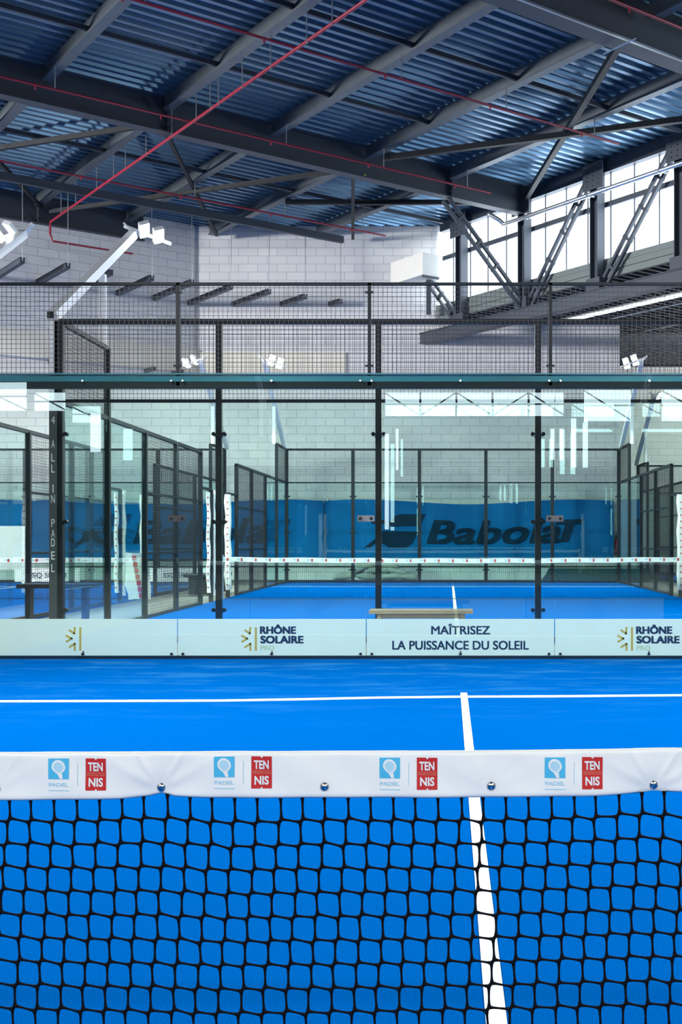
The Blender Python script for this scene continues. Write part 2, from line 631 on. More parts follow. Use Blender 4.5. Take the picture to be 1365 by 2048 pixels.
# ------------------------------------------------------------------ roof steel
def i_beam(b, p, q, depth, flange, tf=.02, tw=.012):
    """p, q on the underside centre line"""
    p, q = Vector(p), Vector(q)
    up = Vector((0, 0, 1))
    b.bar(p + up * tf / 2, q + up * tf / 2, flange, tf)
    b.bar(p + up * (depth - tf / 2), q + up * (depth - tf / 2), flange, tf)
    b.bar(p + up * depth / 2, q + up * depth / 2, tw, depth - 2 * tf)


def main_beam(d, t0, t1, label, flange=.3):
    o = thing('roof_beam', hall(t1, d, BEAM_B), label, 'roof beam')
    b = MB(); i_beam(b, hall(t0, d, BEAM_B), hall(t1, d, BEAM_B), DECK_H - BEAM_B, flange, .03, .02)
    b.build('beam_body', 'steel', o)
    for t in (2.72, 10.85):
        if t0 < t < t1:
            s = MB(); s.bar(hall(t, d + flange * .28, BEAM_B + .03), hall(t, d + flange * .28, DECK_H - .03), .02, flange * .45, up=D1)
            for k in range(4):
                for sx in (-.05, .05):
                    c = hall(t + sx, d + flange * .2, BEAM_B + .15 + k * .16)
                    s.tube([c, c + D1 * .09], .016, 6)
            s.build('stiffener_plate', 'steel', o)
    return o


main_beam(0.0, 0.15, 27, 'deep grey main roof beam crossing the middle of the ceiling')
main_beam(9.62, 0.15, 27, 'wide main roof beam at the top right corner of the view', .5)
main_beam(-9.3, 7.6, 27, 'main roof beam against the top of the left block wall')

ORD = ['first', 'second', 'third', 'fourth', 'fifth', 'sixth', 'seventh', 'eighth', 'ninth', 'tenth', 'eleventh', 'twelfth']
bays = [(0.16, 9.36, 'in front of the middle main beam', 0, 7),
        (-12.0, -0.16, 'behind the middle main beam', 0, 8),
        (9.9, 20, 'above the top right corner beam', 0, 3)]


def joist(t, da, db, label, group):
    o = thing('roof_joist', hall(t, db, JOIST_B), label, 'roof joist', group)
    b = MB()
    for s in (-.055, .055):
        b.bar(hall(t + s, da, (JOIST_B + DECK_H) / 2), hall(t + s, db, (JOIST_B + DECK_H) / 2), .012, DECK_H - JOIST_B)
    b.bar(hall(t, da, JOIST_B + .006), hall(t, db, JOIST_B + .006), .20, .014)
    b.bar(hall(t - .1, da, JOIST_B + .025), hall(t - .1, db, JOIST_B + .025), .012, .05)
    b.bar(hall(t + .1, da, JOIST_B + .025), hall(t + .1, db, JOIST_B + .025), .012, .05)
    b.build('joist_body', 'joist', o)
    s = MB(); s.bar(hall(t, db - .1, JOIST_B - .02), hall(t, db + .02, JOIST_B - .02), .16, .05)
    s.build('end_cleat', 'steel', o)


for da, db, where, k0, k1 in bays:
    for k in range(k0, k1):
        t = 2.72 * k + (0.0 if k else 0.0)
        if k == 0:
            continue
        d0 = da
        if da < -1:   # stop at the walls
            # wall_back at Y = 36.6 ; wall_left parallel to t
            d0 = max((32.6 - .603 * t - WALL_Y + .1) / .797, -9.1)
        joist(t, d0, db, 'galvanised roof joist %s, %s from the clerestory' % (where, ORD[k - 1]), 'roof joists')


def brace(p, q, label, wdt=.09):
    b = MB(); b.bar(p, q, wdt, wdt)
    b.bar(Vector(p) + Vector((0, 0, .06)), Vector(q) + Vector((0, 0, .06)), .012, .06)
    return tag(b.build('roof_brace', 'black'), label, 'roof brace', 'diagonal roof braces')


BH = JOIST_B - .08
brace(hall(.2, .3, BH), hall(5.45, 9.2, BH), 'dark diagonal roof brace running up from the middle beam end beside the clerestory', .13)
brace(hall(5.45, .9, BH - .1), hall(.2, 9.2, BH - .1), 'dark diagonal roof brace rising to the right across the clerestory end bay', .13)
brace(hall(.2, -.3, BH), hall(5.45, -4.2, BH), 'short roof brace beyond the middle beam nearest the clerestory', .12)
brace(hall(5.6, -.3, BH - .1), hall(2.0, -6.0, BH - .1), 'roof brace over the back wall between the first joists')
brace(hall(10.85, -.3, BH), hall(5.45, -8.6, BH), 'roof brace slanting down right behind the middle beam above the lit floodlight')
brace(hall(5.6, -.3, BH - .1), hall(10.6, -8.9, BH - .1), 'roof brace slanting down left behind the middle beam above the lit floodlight')
brace(hall(16.3, -.3, BH), hall(10.85, -8.9, BH), 'roof brace in the leftmost far bay slanting down right')
brace(hall(10.9, -.3, BH - .1), hall(16.3, -8.9, BH - .1), 'roof brace in the leftmost far bay slanting down left')


def tie(d, t0, t1, h, s, label):
    b = MB(); b.bar(hall(t0, d, h), hall(t1, d, h), s, s)
    b.bar(hall(t0, d + s / 2, h + s * .7), hall(t1, d + s / 2, h + s * .7), .01, s * .8)
    return tag(b.build('roof_tie', 'steel'), label, 'roof tie', 'tie bars across the joists')


tie(2.9, 5.5, 21, JOIST_B + .10, .06, 'thin dark tie bar across the near joists just in front of the middle beam')
tie(6.1, .3, 21, JOIST_B + .10, .06, 'thin dark tie bar across the near joists by the top pipe')
tie(-3.5, .3, 21, JOIST_B + .05, .06, 'thin dark tie bar across the far joists just behind the middle beam')
tie(-5.6, 2.62, 21, 9.33, .13, 'heavy dark tie bar below the far joists ending on the block wall')

# clerestory truss
truss = thing('clerestory_truss', hall(0, 0, 6.3), 'grey lattice truss with double diagonals along the clerestory window', 'truss')
b = MB(); b.bar(hall(0, -4.95, 6.47), hall(0, 22, 6.47), .26, .30)
b.bar(hall(0, -4.95, 6.63), hall(0, 22, 6.63), .34, .03); b.bar(hall(0, -4.95, 6.31), hall(0, 22, 6.31), .34, .03)
b.build('bottom_chord', 'steel', truss)
cols = [-2.94, 0.0, 2.94, 5.88, 8.82]
for dcol in cols:
    c = MB()
    c.bar(hall(0, dcol, 6.6), hall(0, dcol, 10.05), .02, .26, up=D1)     # web along d
    for s in (-.13, .13):
        c.bar(hall(0, dcol + s, 6.6), hall(0, dcol + s, 10.05), .28, .03, up=D1)
    c.bar(hall(0, dcol, 6.63), hall(0, dcol, 6.95), .34, .5, up=D1)
    c.build('truss_column', 'steel', truss)
    g = MB(); g.bar(hall(.16, dcol, 9.3), hall(.16, dcol, 10.0), .02, .75, up=D1)
    for k in range(5):
        for s in (-.2, 0, .2):
            p = hall(.17, dcol + s, 9.4 + k * .13); g.tube([p, p - D2 * -.03], .015, 6)
    g.build('gusset_plate', 'steel', truss)


def double_brace(p, q, name, parent):
    p, q = Vector(p), Vector(q)
    dn = (q - p).normalized()
    side = dn.cross(Vector((0, 0, 1)).cross(dn)).normalized()
    perp = Vector((0, 0, 1)) - dn * dn.z
    perp.normalize()
    b = MB()
    for s in (-.11, .11):
        b.bar(p + perp * s, q + perp * s, .09, .085)
    L = (q - p).length
    k = 0.5
    while k < L - .2:
        c = p + dn * k
        b.bar(c - perp * .16, c + perp * .16, .11, .07)
        k += .85
    b.build(name, 'steel', parent)


for a in (0.0, 2.94, 5.88):
    double_brace(hall(0, a + .25, 6.75), hall(0, a + 2.75, 9.75), 'diagonal_brace', truss)
double_brace(hall(0, -3.1, 6.75), hall(0, -4.7, 8.35), 'diagonal_brace', truss)
double_brace(hall(.1, .0, 6.75), hall(2.85, .0, 9.28), 'knee_brace', truss)

# galvanised duct along the truss
b = MB()
b.tube([hall(.9, -.55, 9.33), hall(.55, -.5, 9.2), hall(.42, -.42, 9.08), hall(.4, -.3, 9.08), hall(.4, 20, 9.08)], .065, 10)
o = b.build('cable_duct', 'galv', None, True)
tag(o, 'silver round duct running along the truss in front of the clerestory window', 'duct')
for dd in (.5, 3, 5.5, 8):
    s = MB(); s.tube([hall(.4, dd, 9.08), hall(.4, dd + .05, 9.08)], .08, 10); s.bar(hall(.4, dd, 9.08), hall(.12, dd, 9.08), .04); s.build('pipe_clamp', 'galv', o)

# strip lights of the lower bay
for i, (px, py, qx, qy, Y) in enumerate(((1118, 645, 1420, 579, 31.8),)):
    p = at(px, py, 32.4); r0 = p
    dd = D1 * 9
    o = thing('strip_light', tuple(p), 'long bright strip light under the lower roof right of the truss', 'strip light')
    b = MB(); b.tube([p, p + dd], .05, 8); b.build('light_tube', 'tube', o)
    b = MB(); b.bar(p + Vector((0, 0, .06)), p + dd + Vector((0, 0, .06)), .12, .05); b.build('light_body', 'galv', o)
for j, (px, py, Y, L, lab) in enumerate(((1205, 641, 33.4, 9, 'thin pale conduit below the long strip light'), (1240, 672, 38, 6, 'short pale conduit deep in the lower bay above the far floodlight'))):
    p = at(px, py, Y)
    b = MB(); b.tube([p, p + D1 * L], .03, 8)
    tag(b.build('conduit', 'galv'), lab, 'conduit')
p = at(1258, 652, 40); q = at(1365, 671, 42)
b = MB(); b.tube([p, q], .04, 8); o = tag(b.build('conduit', 'galv'), 'pale conduit sloping right in the dark lower bay', 'conduit')
b = MB(); b.tube([p + Vector((-.3, .2, -.05)), q + Vector((.3, .2, -.1))], .035, 8)
tag(b.build('sprinkler_pipe', 'red'), 'thin red pipe deep in the dark lower bay at right', 'pipe')

# light line under the top right beam
o = thing('cable_tray', hall(0.2, 9.87, 9.26), 'pale cable tray with cross rods under the wide top right beam', 'cable tray')
b = MB(); b.bar(hall(.2, 9.87, 9.27), hall(24, 9.87, 9.27), .05, .04); b.build('tray_rail', 'galv', o)
for t in (1.4, 3.7, 6.0):
    b = MB(); b.tube([hall(t, 9.2, 9.24), hall(t, 10.05, 9.24)], .014, 6); b.build('cross_rod', 'galv', o)

# sprinkler pipes
PH = 9.3
sp = thing('sprinkler_pipes', hall(10.75, 0, PH), 'red sprinkler pipe network hanging below the roof joists', 'sprinkler pipes')
b = MB(); b.tube([hall(10.75, 14, PH), hall(10.75, -8.4, PH - .12)], .032, 8); b.build('main_pipe', 'red', sp)
for d, t0 in ((1.05, 2.1), (5.8, 2.1), (-4.0, 2.1), (10.75, .3)):
    z = PH if d > -2 else PH - .06
    b = MB(); b.tube([hall(t0, d, z), hall(26, d, z)], .026, 8)
    for t in np.arange(t0 + 1.2, 22, 2.7):
        b.tube([hall(t, d, z), hall(t, d, z - .09)], .018, 6)
    b.build('branch_pipe', 'red', sp)
b = MB(); b.tube([hall(10.75, -8.4, PH - .12), hall(10.7, -8.6, PH - .4), hall(10.6, -8.65, PH - .6), hall(8.2, -8.65, PH - .6)], .03, 8); b.build('drop_pipe', 'red', sp)
for d in (12.2, 11.1, 10.2, 8.6, 7.2, 6.3, 4.9, 3.7, 2.6, 2.2, 1.5, .2, -1.3, -2.6, -3.4, -4.6, -6.2, -7.4):
    h = MB(); h.tube([hall(10.78, d, PH - .1), hall(10.78, d, JOIST_B)], .012, 6); h.build('pipe_hanger', 'galv', sp)
for d in (1.05, 5.8, -4.0):
    for t in (2.9, 5.55, 8.3, 13.7):
        h = MB(); h.tube([hall(t, d, PH), hall(t, d, JOIST_B)], .012, 6); h.build('pipe_hanger', 'galv', sp)

# yellow ball caught on the beam flange
bm_ = MB()
c = hall(5.5, .11, BEAM_B + .03 + .033)
N = 12
v = [(c.x, c.y, c.z + .033)]
for i in range(1, N // 2):
    ph = math.pi * i / (N // 2)
    for k in range(N):
        th = 2 * math.pi * k / N
        v.append((c.x + .033 * math.sin(ph) * math.cos(th), c.y + .033 * math.sin(ph) * math.sin(th), c.z + .033 * math.cos(ph)))
v.append((c.x, c.y, c.z - .033))
f = [(0, 1 + k, 1 + (k + 1) % N) for k in range(N)]
for i in range(N // 2 - 2):
    for k in range(N):
        k2 = (k + 1) % N
        f.append((1 + i * N + k, 1 + (i + 1) * N + k, 1 + (i + 1) * N + k2, 1 + i * N + k2))
l = len(v) - 1
f += [(l, l - N + (k + 1) % N, l - N + k) for k in range(N)]
bm_.add(v, f)
tag(bm_.build('tennis_ball', 'ball', None, True), 'small yellow ball caught on the flange of the middle main beam', 'ball')

# hung steel brackets in front of the block walls
stubs = [(45, 521), (136, 532), (222, 545), (304, 556), (384, 565), (463, 574), (539, 583.5), (611, 593.5), (682, 603)]
for i, (px, py) in enumerate(stubs):
    Y = F_PX * 7.54 / (VY - py) + .15
    p = at(px, py, Y)
    L = 3.1
    q = p - D1 * L
    dl = (Vector((p.x, p.y, 0)) - Vector((-8.2, WALL_Y, 0))).dot(D1) - .13
    if q.x < -8.2:
        L = min(L, dl); q = p - D1 * L
    if q.y > WALL_Y - .03:
        L = (WALL_Y - .03 - p.y) / .797
        q = p - D1 * L
    if L < .12:
        q = p - D1 * .15
    o = thing('hung_bracket', tuple(p), '', 'bracket', 'hung brackets on the block wall')
    o['label'] = 'dark steel channel bracket hung before the block wall, %s of nine counting from the left' % ORD[i]
    b = MB(); b.bar(p, q, .13, .13)
    b.bar(p + Vector((0, 0, .075)), q + Vector((0, 0, .075)), .16, .02)
    b.build('channel', 'steel', o)
    if i not in (2,):
        h = MB(); h.tube([p, Vector((p.x, p.y, CAM_Z + JOIST_B))], .012, 6); h.build('hanger_rod', 'galv', o)

# small brackets below the cream beam
for i, (px, py, lab) in enumerate(((98, 728, 'left'), (290, 722, 'middle'), (345, 741, 'right'))):
    r_ = (px - VX) / F_PX
    s_ = max(0.0, (-8.2 - r_ * WALL_Y) / (.797 - r_ * .603))
    p = Vector((-8.2 - .797 * s_, WALL_Y - .603 * s_, 6.535)) + D1 * .75
    b = MB(); b.bar(p, p - D1 * .7, .1, .1); b.bar(p + Vector((0, 0, .06)), p - D1 * .7 + Vector((0, 0, .06)), .14, .02)
    tag(b.build('small_bracket', 'steel'), 'small dark bracket under the cream beam, %s of three' % {'left': 'leftmost', 'middle': 'middle one', 'right': 'rightmost'}[lab], 'bracket')

# white box on the wall beside the clerestory
p = at(846, 549, 35.1)
b = MB()
x_, y_ = -D1, -D2
P = [p, p + y_ * .62, p + y_ * .62 + x_ * 1.75, p + x_ * 1.75]
z0, z1 = p.z, at(846, 504, 35.1).z
v = [(a.x, a.y, z0) for a in P] + [(a.x, a.y, z1) for a in P]
b.add(v, [(0, 3, 2, 1), (4, 5, 6, 7), (0, 1, 5, 4), (1, 2, 6, 5), (2, 3, 7, 6), (3, 0, 4, 7)])
o = tag(b.build('bulkhead_box', 'plaster'), 'white boxed bulkhead on the block wall beside the clerestory window', 'bulkhead')
b = MB()
b.bar(P[0] + Vector((0, 0, -.04)), P[1] + Vector((0, 0, -.04)), .08, .06)
b.build('bottom_edge', 'steel', o)
b = MB(); b.box(p.x + .1, p.x + .25, 35.6, 35.8, z0 - 1.1, z0 - .04); b.build('support_leg', 'steel', o)


# ------------------------------------------------------------------ courts: wire mesh, glass, posts
def mesh_x(b, x0, x1, y, z0, z1, step=.05, r=.0021):
    xs = np.arange(x0 + step / 2, x1, step)
    zs = np.arange(z0 + step / 2, z1, step)
    o = np.ones_like
    P = np.stack([xs, o(xs) * y, o(xs) * z0], 1); Q = P.copy(); Q[:, 2] = z1
    b.wires(P, Q, r, (1, 0, 0), (0, 1, 0))
    P = np.stack([o(zs) * x0, o(zs) * (y + .004), zs], 1); Q = P.copy(); Q[:, 0] = x1
    b.wires(P, Q, r, (0, 1, 0), (0, 0, 1))


def mesh_y(b, y0, y1, x, z0, z1, step=.05, r=.0021):
    ys = np.arange(y0 + step / 2, y1, step)
    zs = np.arange(z0 + step / 2, z1, step)
    o = np.ones_like
    P = np.stack([o(ys) * x, ys, o(ys) * z0], 1); Q = P.copy(); Q[:, 2] = z1
    b.wires(P, Q, r, (1, 0, 0), (0, 1, 0))
    P = np.stack([o(zs) * (x + .004), o(zs) * y0, zs], 1); Q = P.copy(); Q[:, 1] = y1
    b.wires(P, Q, r, (1, 0, 0), (0, 0, 1))


def clamp_pair(x, y, z, s=.075, toward=-1):
    b = MB()
    for sx in (-1, 1):
        c = Vector((x + sx * (s / 2 + .028), y, z))
        b.tube([c + Vector((0, -.035, 0)), c + Vector((0, .035, 0))], .026, 10)
        b.bar((x, y, z), c, .02, .016)
        b.bar((x, y, z - .035), (x + sx * (s / 2 + .012), y, z - .035), .012, .012)
    return b


def end_wall(xc, Y, inside, label, clamps=True, pw=.075):
    """posts, four metres of it: glass to three metres and mesh above; inside = +1 or -1 is the side of the court"""
    o = thing('court_end_wall', (xc, Y, 0), label, 'court wall')
    for k, dx in enumerate((-5, -3, -1, 1, 3, 5)):
        s = pw if abs(dx) < 5 else .10
        b = MB(); b.box(xc + dx - s / 2, xc + dx + s / 2, Y - s / 2, Y + s / 2, 0, 4.0)
        po = b.build('post', 'black', o)
        if clamps and abs(dx) < 6:
            for z in (.385, 1.49, 2.59):
                if abs(dx) < 5:
                    clamp_pair(xc + dx, Y, z, s).build('glass_clamp', 'black', po)
                else:
                    c = MB(); sx = -1 if dx > 0 else 1
                    cc = Vector((xc + dx + sx * .08, Y, z))
                    c.tube([cc + Vector((0, -.035, 0)), cc + Vector((0, .035, 0))], .026, 10)
                    c.bar((xc + dx, Y, z), cc, .02, .016)
                    c.build('glass_clamp', 'black', po)
    b = MB(); b.box(xc - 5, xc + 5, Y - .035, Y + .035, 3.97, 4.03); b.build('top_rail', 'black', o)
    b = MB(); b.box(xc - 5, xc + 5, Y - .02, Y + .02, 2.985, 3.025); b.build('middle_rail', 'black', o)
    b = MB(); b.box(xc - 5, xc + 5, Y - .02, Y + .02, 0.0, .05); b.build('base_rail', 'black', o)
    for k in range(5):
        x0, x1 = xc - 5 + 2 * k + .05, xc - 3 + 2 * k - .05
        b = MB(); mesh_x(b, x0, x1, Y, 3.02, 3.98); b.build('mesh_panel', 'wire', o)
        b = MB(); b.box(x0 - .01, x1 + .01, Y - .006, Y + .006, .05, 2.985); b.build('glass_pane', 'glass', o)
    return o


def side_wall(X, Y0, label, glass_steps=True, pads=None, y_from=None, y_to=None):
    """side of a court, twenty metres from Y0: glass at both ends, mesh between, gate gap at the net"""
    o = thing('court_side_wall', (X, Y0 + 10, 0), label, 'court wall')
    y_from = -1 if y_from is None else y_from - Y0
    y_to = 21 if y_to is None else y_to - Y0
    stops = [0, 2, 4, 6.1, 8.1, 9.1, 10.9, 11.9, 13.9, 16, 18, 20]
    for s in stops:
        if not (y_from <= s <= y_to) or s in (0, 20):
            continue
        h = 4.0 if s in (2, 18) else 3.0
        if s in (9.1, 10.9):
            h = 2.3
        b = MB(); b.box(X - .04, X + .04, Y0 + s - .04, Y0 + s + .04, 0, h); po = b.build('post', 'black', o)
    def rail(a, c, z, nm, t=.05):
        a, c = max(a, y_from), min(c, y_to)
        if c <= a:
            return
        b = MB(); b.box(X - t / 2, X + t / 2, Y0 + a, Y0 + c, z - t / 2, z + t / 2); b.build(nm, 'black', o)
    rail(.05, 1.96, 4.0, 'top_rail', .06); rail(18.04, 19.95, 4.0, 'top_rail', .06)
    rail(.05, 8.14, 3.0, 'top_rail', .06); rail(11.86, 19.95, 3.0, 'top_rail', .06)
    rail(.05, 8.14, .03, 'base_rail'); rail(11.86, 19.95, .03, 'base_rail')
    rail(4.04, 8.06, 1.05, 'middle_rail', .04); rail(11.94, 15.96, 1.05, 'middle_rail', .04)
    rail(4.04, 8.06, 2.03, 'middle_rail', .04); rail(11.94, 15.96, 2.03, 'middle_rail', .04)
    rail(8.14, 9.1, 2.3, 'gate_rail', .05); rail(10.9, 11.86, 2.3, 'gate_rail', .05)
    for a, c in zip(stops[:-1], stops[1:]):
        if c > y_to + .01 or a < y_from - .01:
            continue
        if a >= 8.1 and c <= 11.9:
            continue
        A, Cc = Y0 + a + .05, Y0 + c - .05
        if c <= 4 or a >= 16:
            b = MB(); b.box(X - .006, X + .006, A - .005, Cc + .005, .06, 2.97); b.build('glass_pane', 'glass', o)
            if c <= 2 or a >= 18:
                b = MB(); mesh_y(b, A, Cc, X, 3.03, 3.97); b.build('mesh_panel', 'wire', o)
        else:
            b = MB(); mesh_y(b, A, Cc, X, .06, 2.97); b.build('mesh_panel', 'wire', o)
    for (dy, z0, z1, wdt) in (pads or []):
        pad = MB()
        zs = np.linspace(z0, z1, 14)
        v, f = [], []
        for i, z in enumerate(zs):
            s = wdt / 2 * (1 + .10 * math.sin(i * 1.9 + dy))
            ox = .012 * math.sin(i * 1.3 + dy * 3)
            for k in range(8):
                a = math.pi / 4 * k + math.pi / 8
                v.append((X + ox + s * 1.05 * math.copysign(abs(math.cos(a)) ** .6, math.cos(a)), Y0 + dy + s * 1.05 * math.copysign(abs(math.sin(a)) ** .6, math.sin(a)), z))
        for i in range(13):
            for k in range(8):
                k2 = (k + 1) % 8
                f.append((i * 8 + k, i * 8 + k2, i * 8 + 8 + k2, i * 8 + 8 + k))
        f += [tuple(range(7, -1, -1)), tuple(13 * 8 + k for k in range(8))]
        pad.add(v, f)
        pd = pad.build('post_pad', 'vinyl', o)
        lg = MB()
        for z in np.arange(z0 + .1, z1 - .05, .14):
            lg.box(X - .012, X + .014, Y0 + dy - wdt / 2 - .02, Y0 + dy - wdt / 2 + .0, z, z + .026)
        lg.build('pad_logo', 'logored', pd)
    return o


PADS = [(10.9, .17, 2.28, .13), (9.32, .12, 2.3, .10), (8.85, .2, 2.24, .07)]

# ---- wall A of the nearest court: frameless glass with steel channel behind
wa = thing('court_end_wall', (XC1, YA, 0), 'frameless glass end wall of the nearest court with teal channel and mesh top', 'court wall')
for k in range(5):
    x0, x1 = XC1 - 5 + 2 * k + .003, XC1 - 3 + 2 * k - .003
    b = MB(); b.box(x0, x1, YA - .012, YA, .0, 3.01); b.build('glass_pane', 'glass', wa)
ch = MB(); ch.box(XC1 - 5, XC1 + 5, YA + .012, YA + .10, 2.940, 3.0); ch.box(XC1 - 5, XC1 + 5, YA - .015, YA + .14, 3.012, 3.026)
beam = ch.build('steel_channel', 'teal', wa)
ch = MB(); ch.box(XC1 - 5, XC1 + 5, YA + .02, YA + .10, 2.872, 2.939); ch.build('shaded_channel', 'black', wa)  # black colour stands in for shade on the lower half of the channel
for k in range(5):
    for dx in (.06, 1.0, 1.94):
        x = XC1 - 5 + 2 * k + dx
        s = MB(); s.tube([(x, YA - .024, 2.945), (x, YA + .012, 2.945)], .011, 10); s.build('channel_bolt', 'chrome', wa)
for dx in (-3, -1, 1, 3):
    x = XC1 + dx
    s = MB(); s.box(x - .09, x + .09, YA - .024, YA - .013, 1.455, 1.52); cp = s.build('clamp_plate', 'chrome', wa)
    s = MB()
    for e in (-.058, .058):
        s.tube([(x + e, YA - .034, 1.487), (x + e, YA - .024, 1.487)], .018, 10)
    s.build('clamp_bolt', 'black', cp)
for px in (-23, 355, 739, 1102, 1480, 1867):
    x = (px - VX) * YA / F_PX
    s = MB(); s.box(x - .018, x + .018, YA + .02, YA + .06, 2.9, 3.99); po = s.build('mesh_post', 'black', wa)
    c = MB()
    for z in (3.1, 3.88):
        c.box(x - .045, x + .045, YA + .015, YA + .035, z, z + .02)
    c.build('mesh_clip', 'black', po)
s = MB(); s.box(XC1 - 5, XC1 + 5, YA + .02, YA + .06, 3.965, 3.995); s.build('top_rail', 'black', wa)
s = MB(); s.box(XC1 - 5, XC1 + 5, YA + .004, YA + .05, 0.0, .035); s.build('base_rail', 'black', wa)
for k in range(5):
    b = MB(); mesh_x(b, XC1 - 5 + 2 * k, XC1 - 3 + 2 * k, YA + .04, 3.02, 3.97); b.build('mesh_panel', 'wire', wa)

end_wall(XC2, YB, 1, 'near end wall of the middle court with black posts close behind the nearest glass')
end_wall(XC2, YC, -1, 'far end wall of the middle court in front of the blue logo banner', pw=.10)
end_wall(XC3, YC, -1, 'far end wall of the left court seen at the left edge', pw=.10)
end_wall(XC4, 41.8, -1, 'far end wall of the right court at the right edge', False)
side_wall(XC2 - 5, YB, 'left side wall of the middle court with white padded gate posts', pads=PADS)
side_wall(XC2 + 5, YB, 'right side wall of the middle court at the right edge of the view', pads=PADS[:1])
side_wall(XC3 + 5, YB, 'side wall of the left court seen through glass at the left edge', pads=PADS)
side_wall(XC4 - 5, 21.8, 'side wall of the right court beyond the middle court', y_from=33)


# ---- sign boards along the foot of the glass
def sx(px):
    return (px - VX) * YA / F_PX


def sz(py):
    return CAM_Z + (VY - py) * YA / F_PX


YS = YA + .008
def sun_logo(b, px, mat=0):
    """bar and three strokes, px = left edge in the photograph of the bar"""
    y0, y1 = YS - .0062, YS - .0042
    b.box(sx(px), sx(px + 4), y0, y1, sz(1301), sz(1254.5), mat)
    ox = px - 509.5
    for pl in (((490, 1260.5), (499.5, 1267), (500.5, 1255.5)), ((483.5, 1271.5), (494.5, 1277), (484, 1283)), ((490, 1294), (500.5, 1287.5), (500.5, 1300))):
        for (a, c) in zip(pl[:-1], pl[1:]):
            P = Vector((sx(a[0] + ox), (y0 + y1) / 2, sz(a[1]))); Q = Vector((sx(c[0] + ox), (y0 + y1) / 2, sz(c[1])))
            e = (Q - P).normalized() * .008
            b.bar(P - e, Q + e, .002, .02, up=(0, 0, 1), mat=mat)


def sign(px0, px1, label, kind, lx=0):
    o = thing('sign_board', (sx((px0 + px1) / 2), YS, .035), label, 'sign', 'sign boards along the glass foot')
    b = MB(); b.box(sx(px0) + .005, sx(px1) - .005, YS - .004, YS + .006, .036, sz(1238)); bd = b.build('board', 'sign', o)
    L = MB()
    if kind in ('sun', 'rhone'):
        S = MB(); sun_logo(S, lx); S.build('sun_logo', 'yellow', o)
    if kind == 'rhone':
        d = lx - 510
        put_text(L, 'RHÔNE', sx(520 + d), sx(592.5 + d), sz(1268), sz(1249), YS - .0055, bold=.0058)
        put_text(L, 'SOLAIRE', sx(521 + d), sx(607.5 + d), sz(1287), sz(1271.5), YS - .0055, bold=.0058)
        L.build('lettering', 'ink', o)
        T = MB(); put_text(T, 'PRO', sx(521.5 + d), sx(549 + d), sz(1300), sz(1291), YS - .0055, bold=.0012); T.build('small_lettering', 'paleyellow', o)
    if kind == 'text':
        put_text(L, 'MAÎTRISEZ', sx(863), sx(981), sz(1269), sz(1247.5), YS - .0055, bold=.0032)
        put_text(L, 'LA PUISSANCE DU SOLEIL', sx(785), sx(1058.5), sz(1299.5), sz(1281.5), YS - .0055, bold=.0032)
        L.build('lettering', 'ink', o)
    for i, dx in enumerate((.06, (sx(px1) - sx(px0)) / 2, sx(px1) - sx(px0) - .06)):
        s = MB(); x = sx(px0) + dx
        s.tube([(x, YA - .022, .055), (x, YS - .004, .055)], .014, 10)
        if i == 1:
            s.box(x - .004, x + .008, YS - .009, YS - .004, .06, .085)
        s.build('eyelet', 'black', o)


sign(-22.6, 355, 'white sign board with a yellow sun logo only, leftmost along the glass foot', 'sun', 158.5)
sign(355, 733, 'white sign board reading RHÔNE SOLAIRE PRO left of the wooden bench', 'rhone', 510)
sign(733, 1110, 'white sign board reading MAÎTRISEZ LA PUISSANCE DU SOLEIL below the wooden bench', 'text')
sign(1110, 1487, 'white sign board reading RHÔNE SOLAIRE PRO at the right edge', 'rhone', 1263)


# ---- nearest net
NY = 2.07
def nx(px):
    return (px - VX) * NY / F_PX


def nz(py):
    return CAM_Z + (VY - py) * NY / F_PX


SNAPS = [nx(p) for p in (-335, -6, 323, 650, 983, 1309, 1637)]
PINCH = {1: .5, 2: 1.0, 3: .12, 4: .3, 5: 1.0}
ZT0, ZB0 = nz(1500), nz(1596.5)


def prof(x):
    """top and bottom edge heights of the band at x"""
    px = np.asarray(x) * F_PX / NY + VX
    top = nz(np.interp(px, [-400, 0, 300, 650, 1000, 1365, 1800], [1505, 1503.5, 1502, 1501.5, 1499.5, 1495, 1490]))
    bot = nz(np.interp(px, [-400, 0, 130, 245, 300, 323, 350, 420, 650, 1000, 1180, 1280, 1309, 1340, 1365, 1500, 1800],
                       [1602, 1601, 1599.5, 1597, 1592, 1587, 1593, 1596, 1596, 1594, 1592, 1587.5, 1583, 1585.5, 1585, 1589, 1587]))
    return top, bot


def band_y(x, z):
    """how far the face of the band stands proud (towards the viewer, metres)"""
    x = np.asarray(x, float); z = np.asarray(z, float)
    y = .0022 * np.sin(x * 9 + .8) + .0012 * np.sin(x * 23 + 2) + .0010 * np.sin(x * 41 + z * 60)
    for i, s in enumerate(SNAPS):
        a = PINCH.get(i, .3)
        r = np.hypot((x - s) / .045, (z - (ZB0 + .016)) / .028)
        y = y - .009 * a * np.exp(-r ** 2)
        for sg, sl in ((-1, .55), (1, .55), (-1, 1.6), (1, 1.6)):
            u = (x - s) * sg
            dz = z - (ZB0 + .018 + sl * u)
            y = y + .0042 * a * np.exp(-(dz / .010) ** 2) * np.where(u > 0, 1 - np.exp(-(u / .016) ** 2), 0) * np.exp(-np.maximum(u, 0) / .05)
    return y


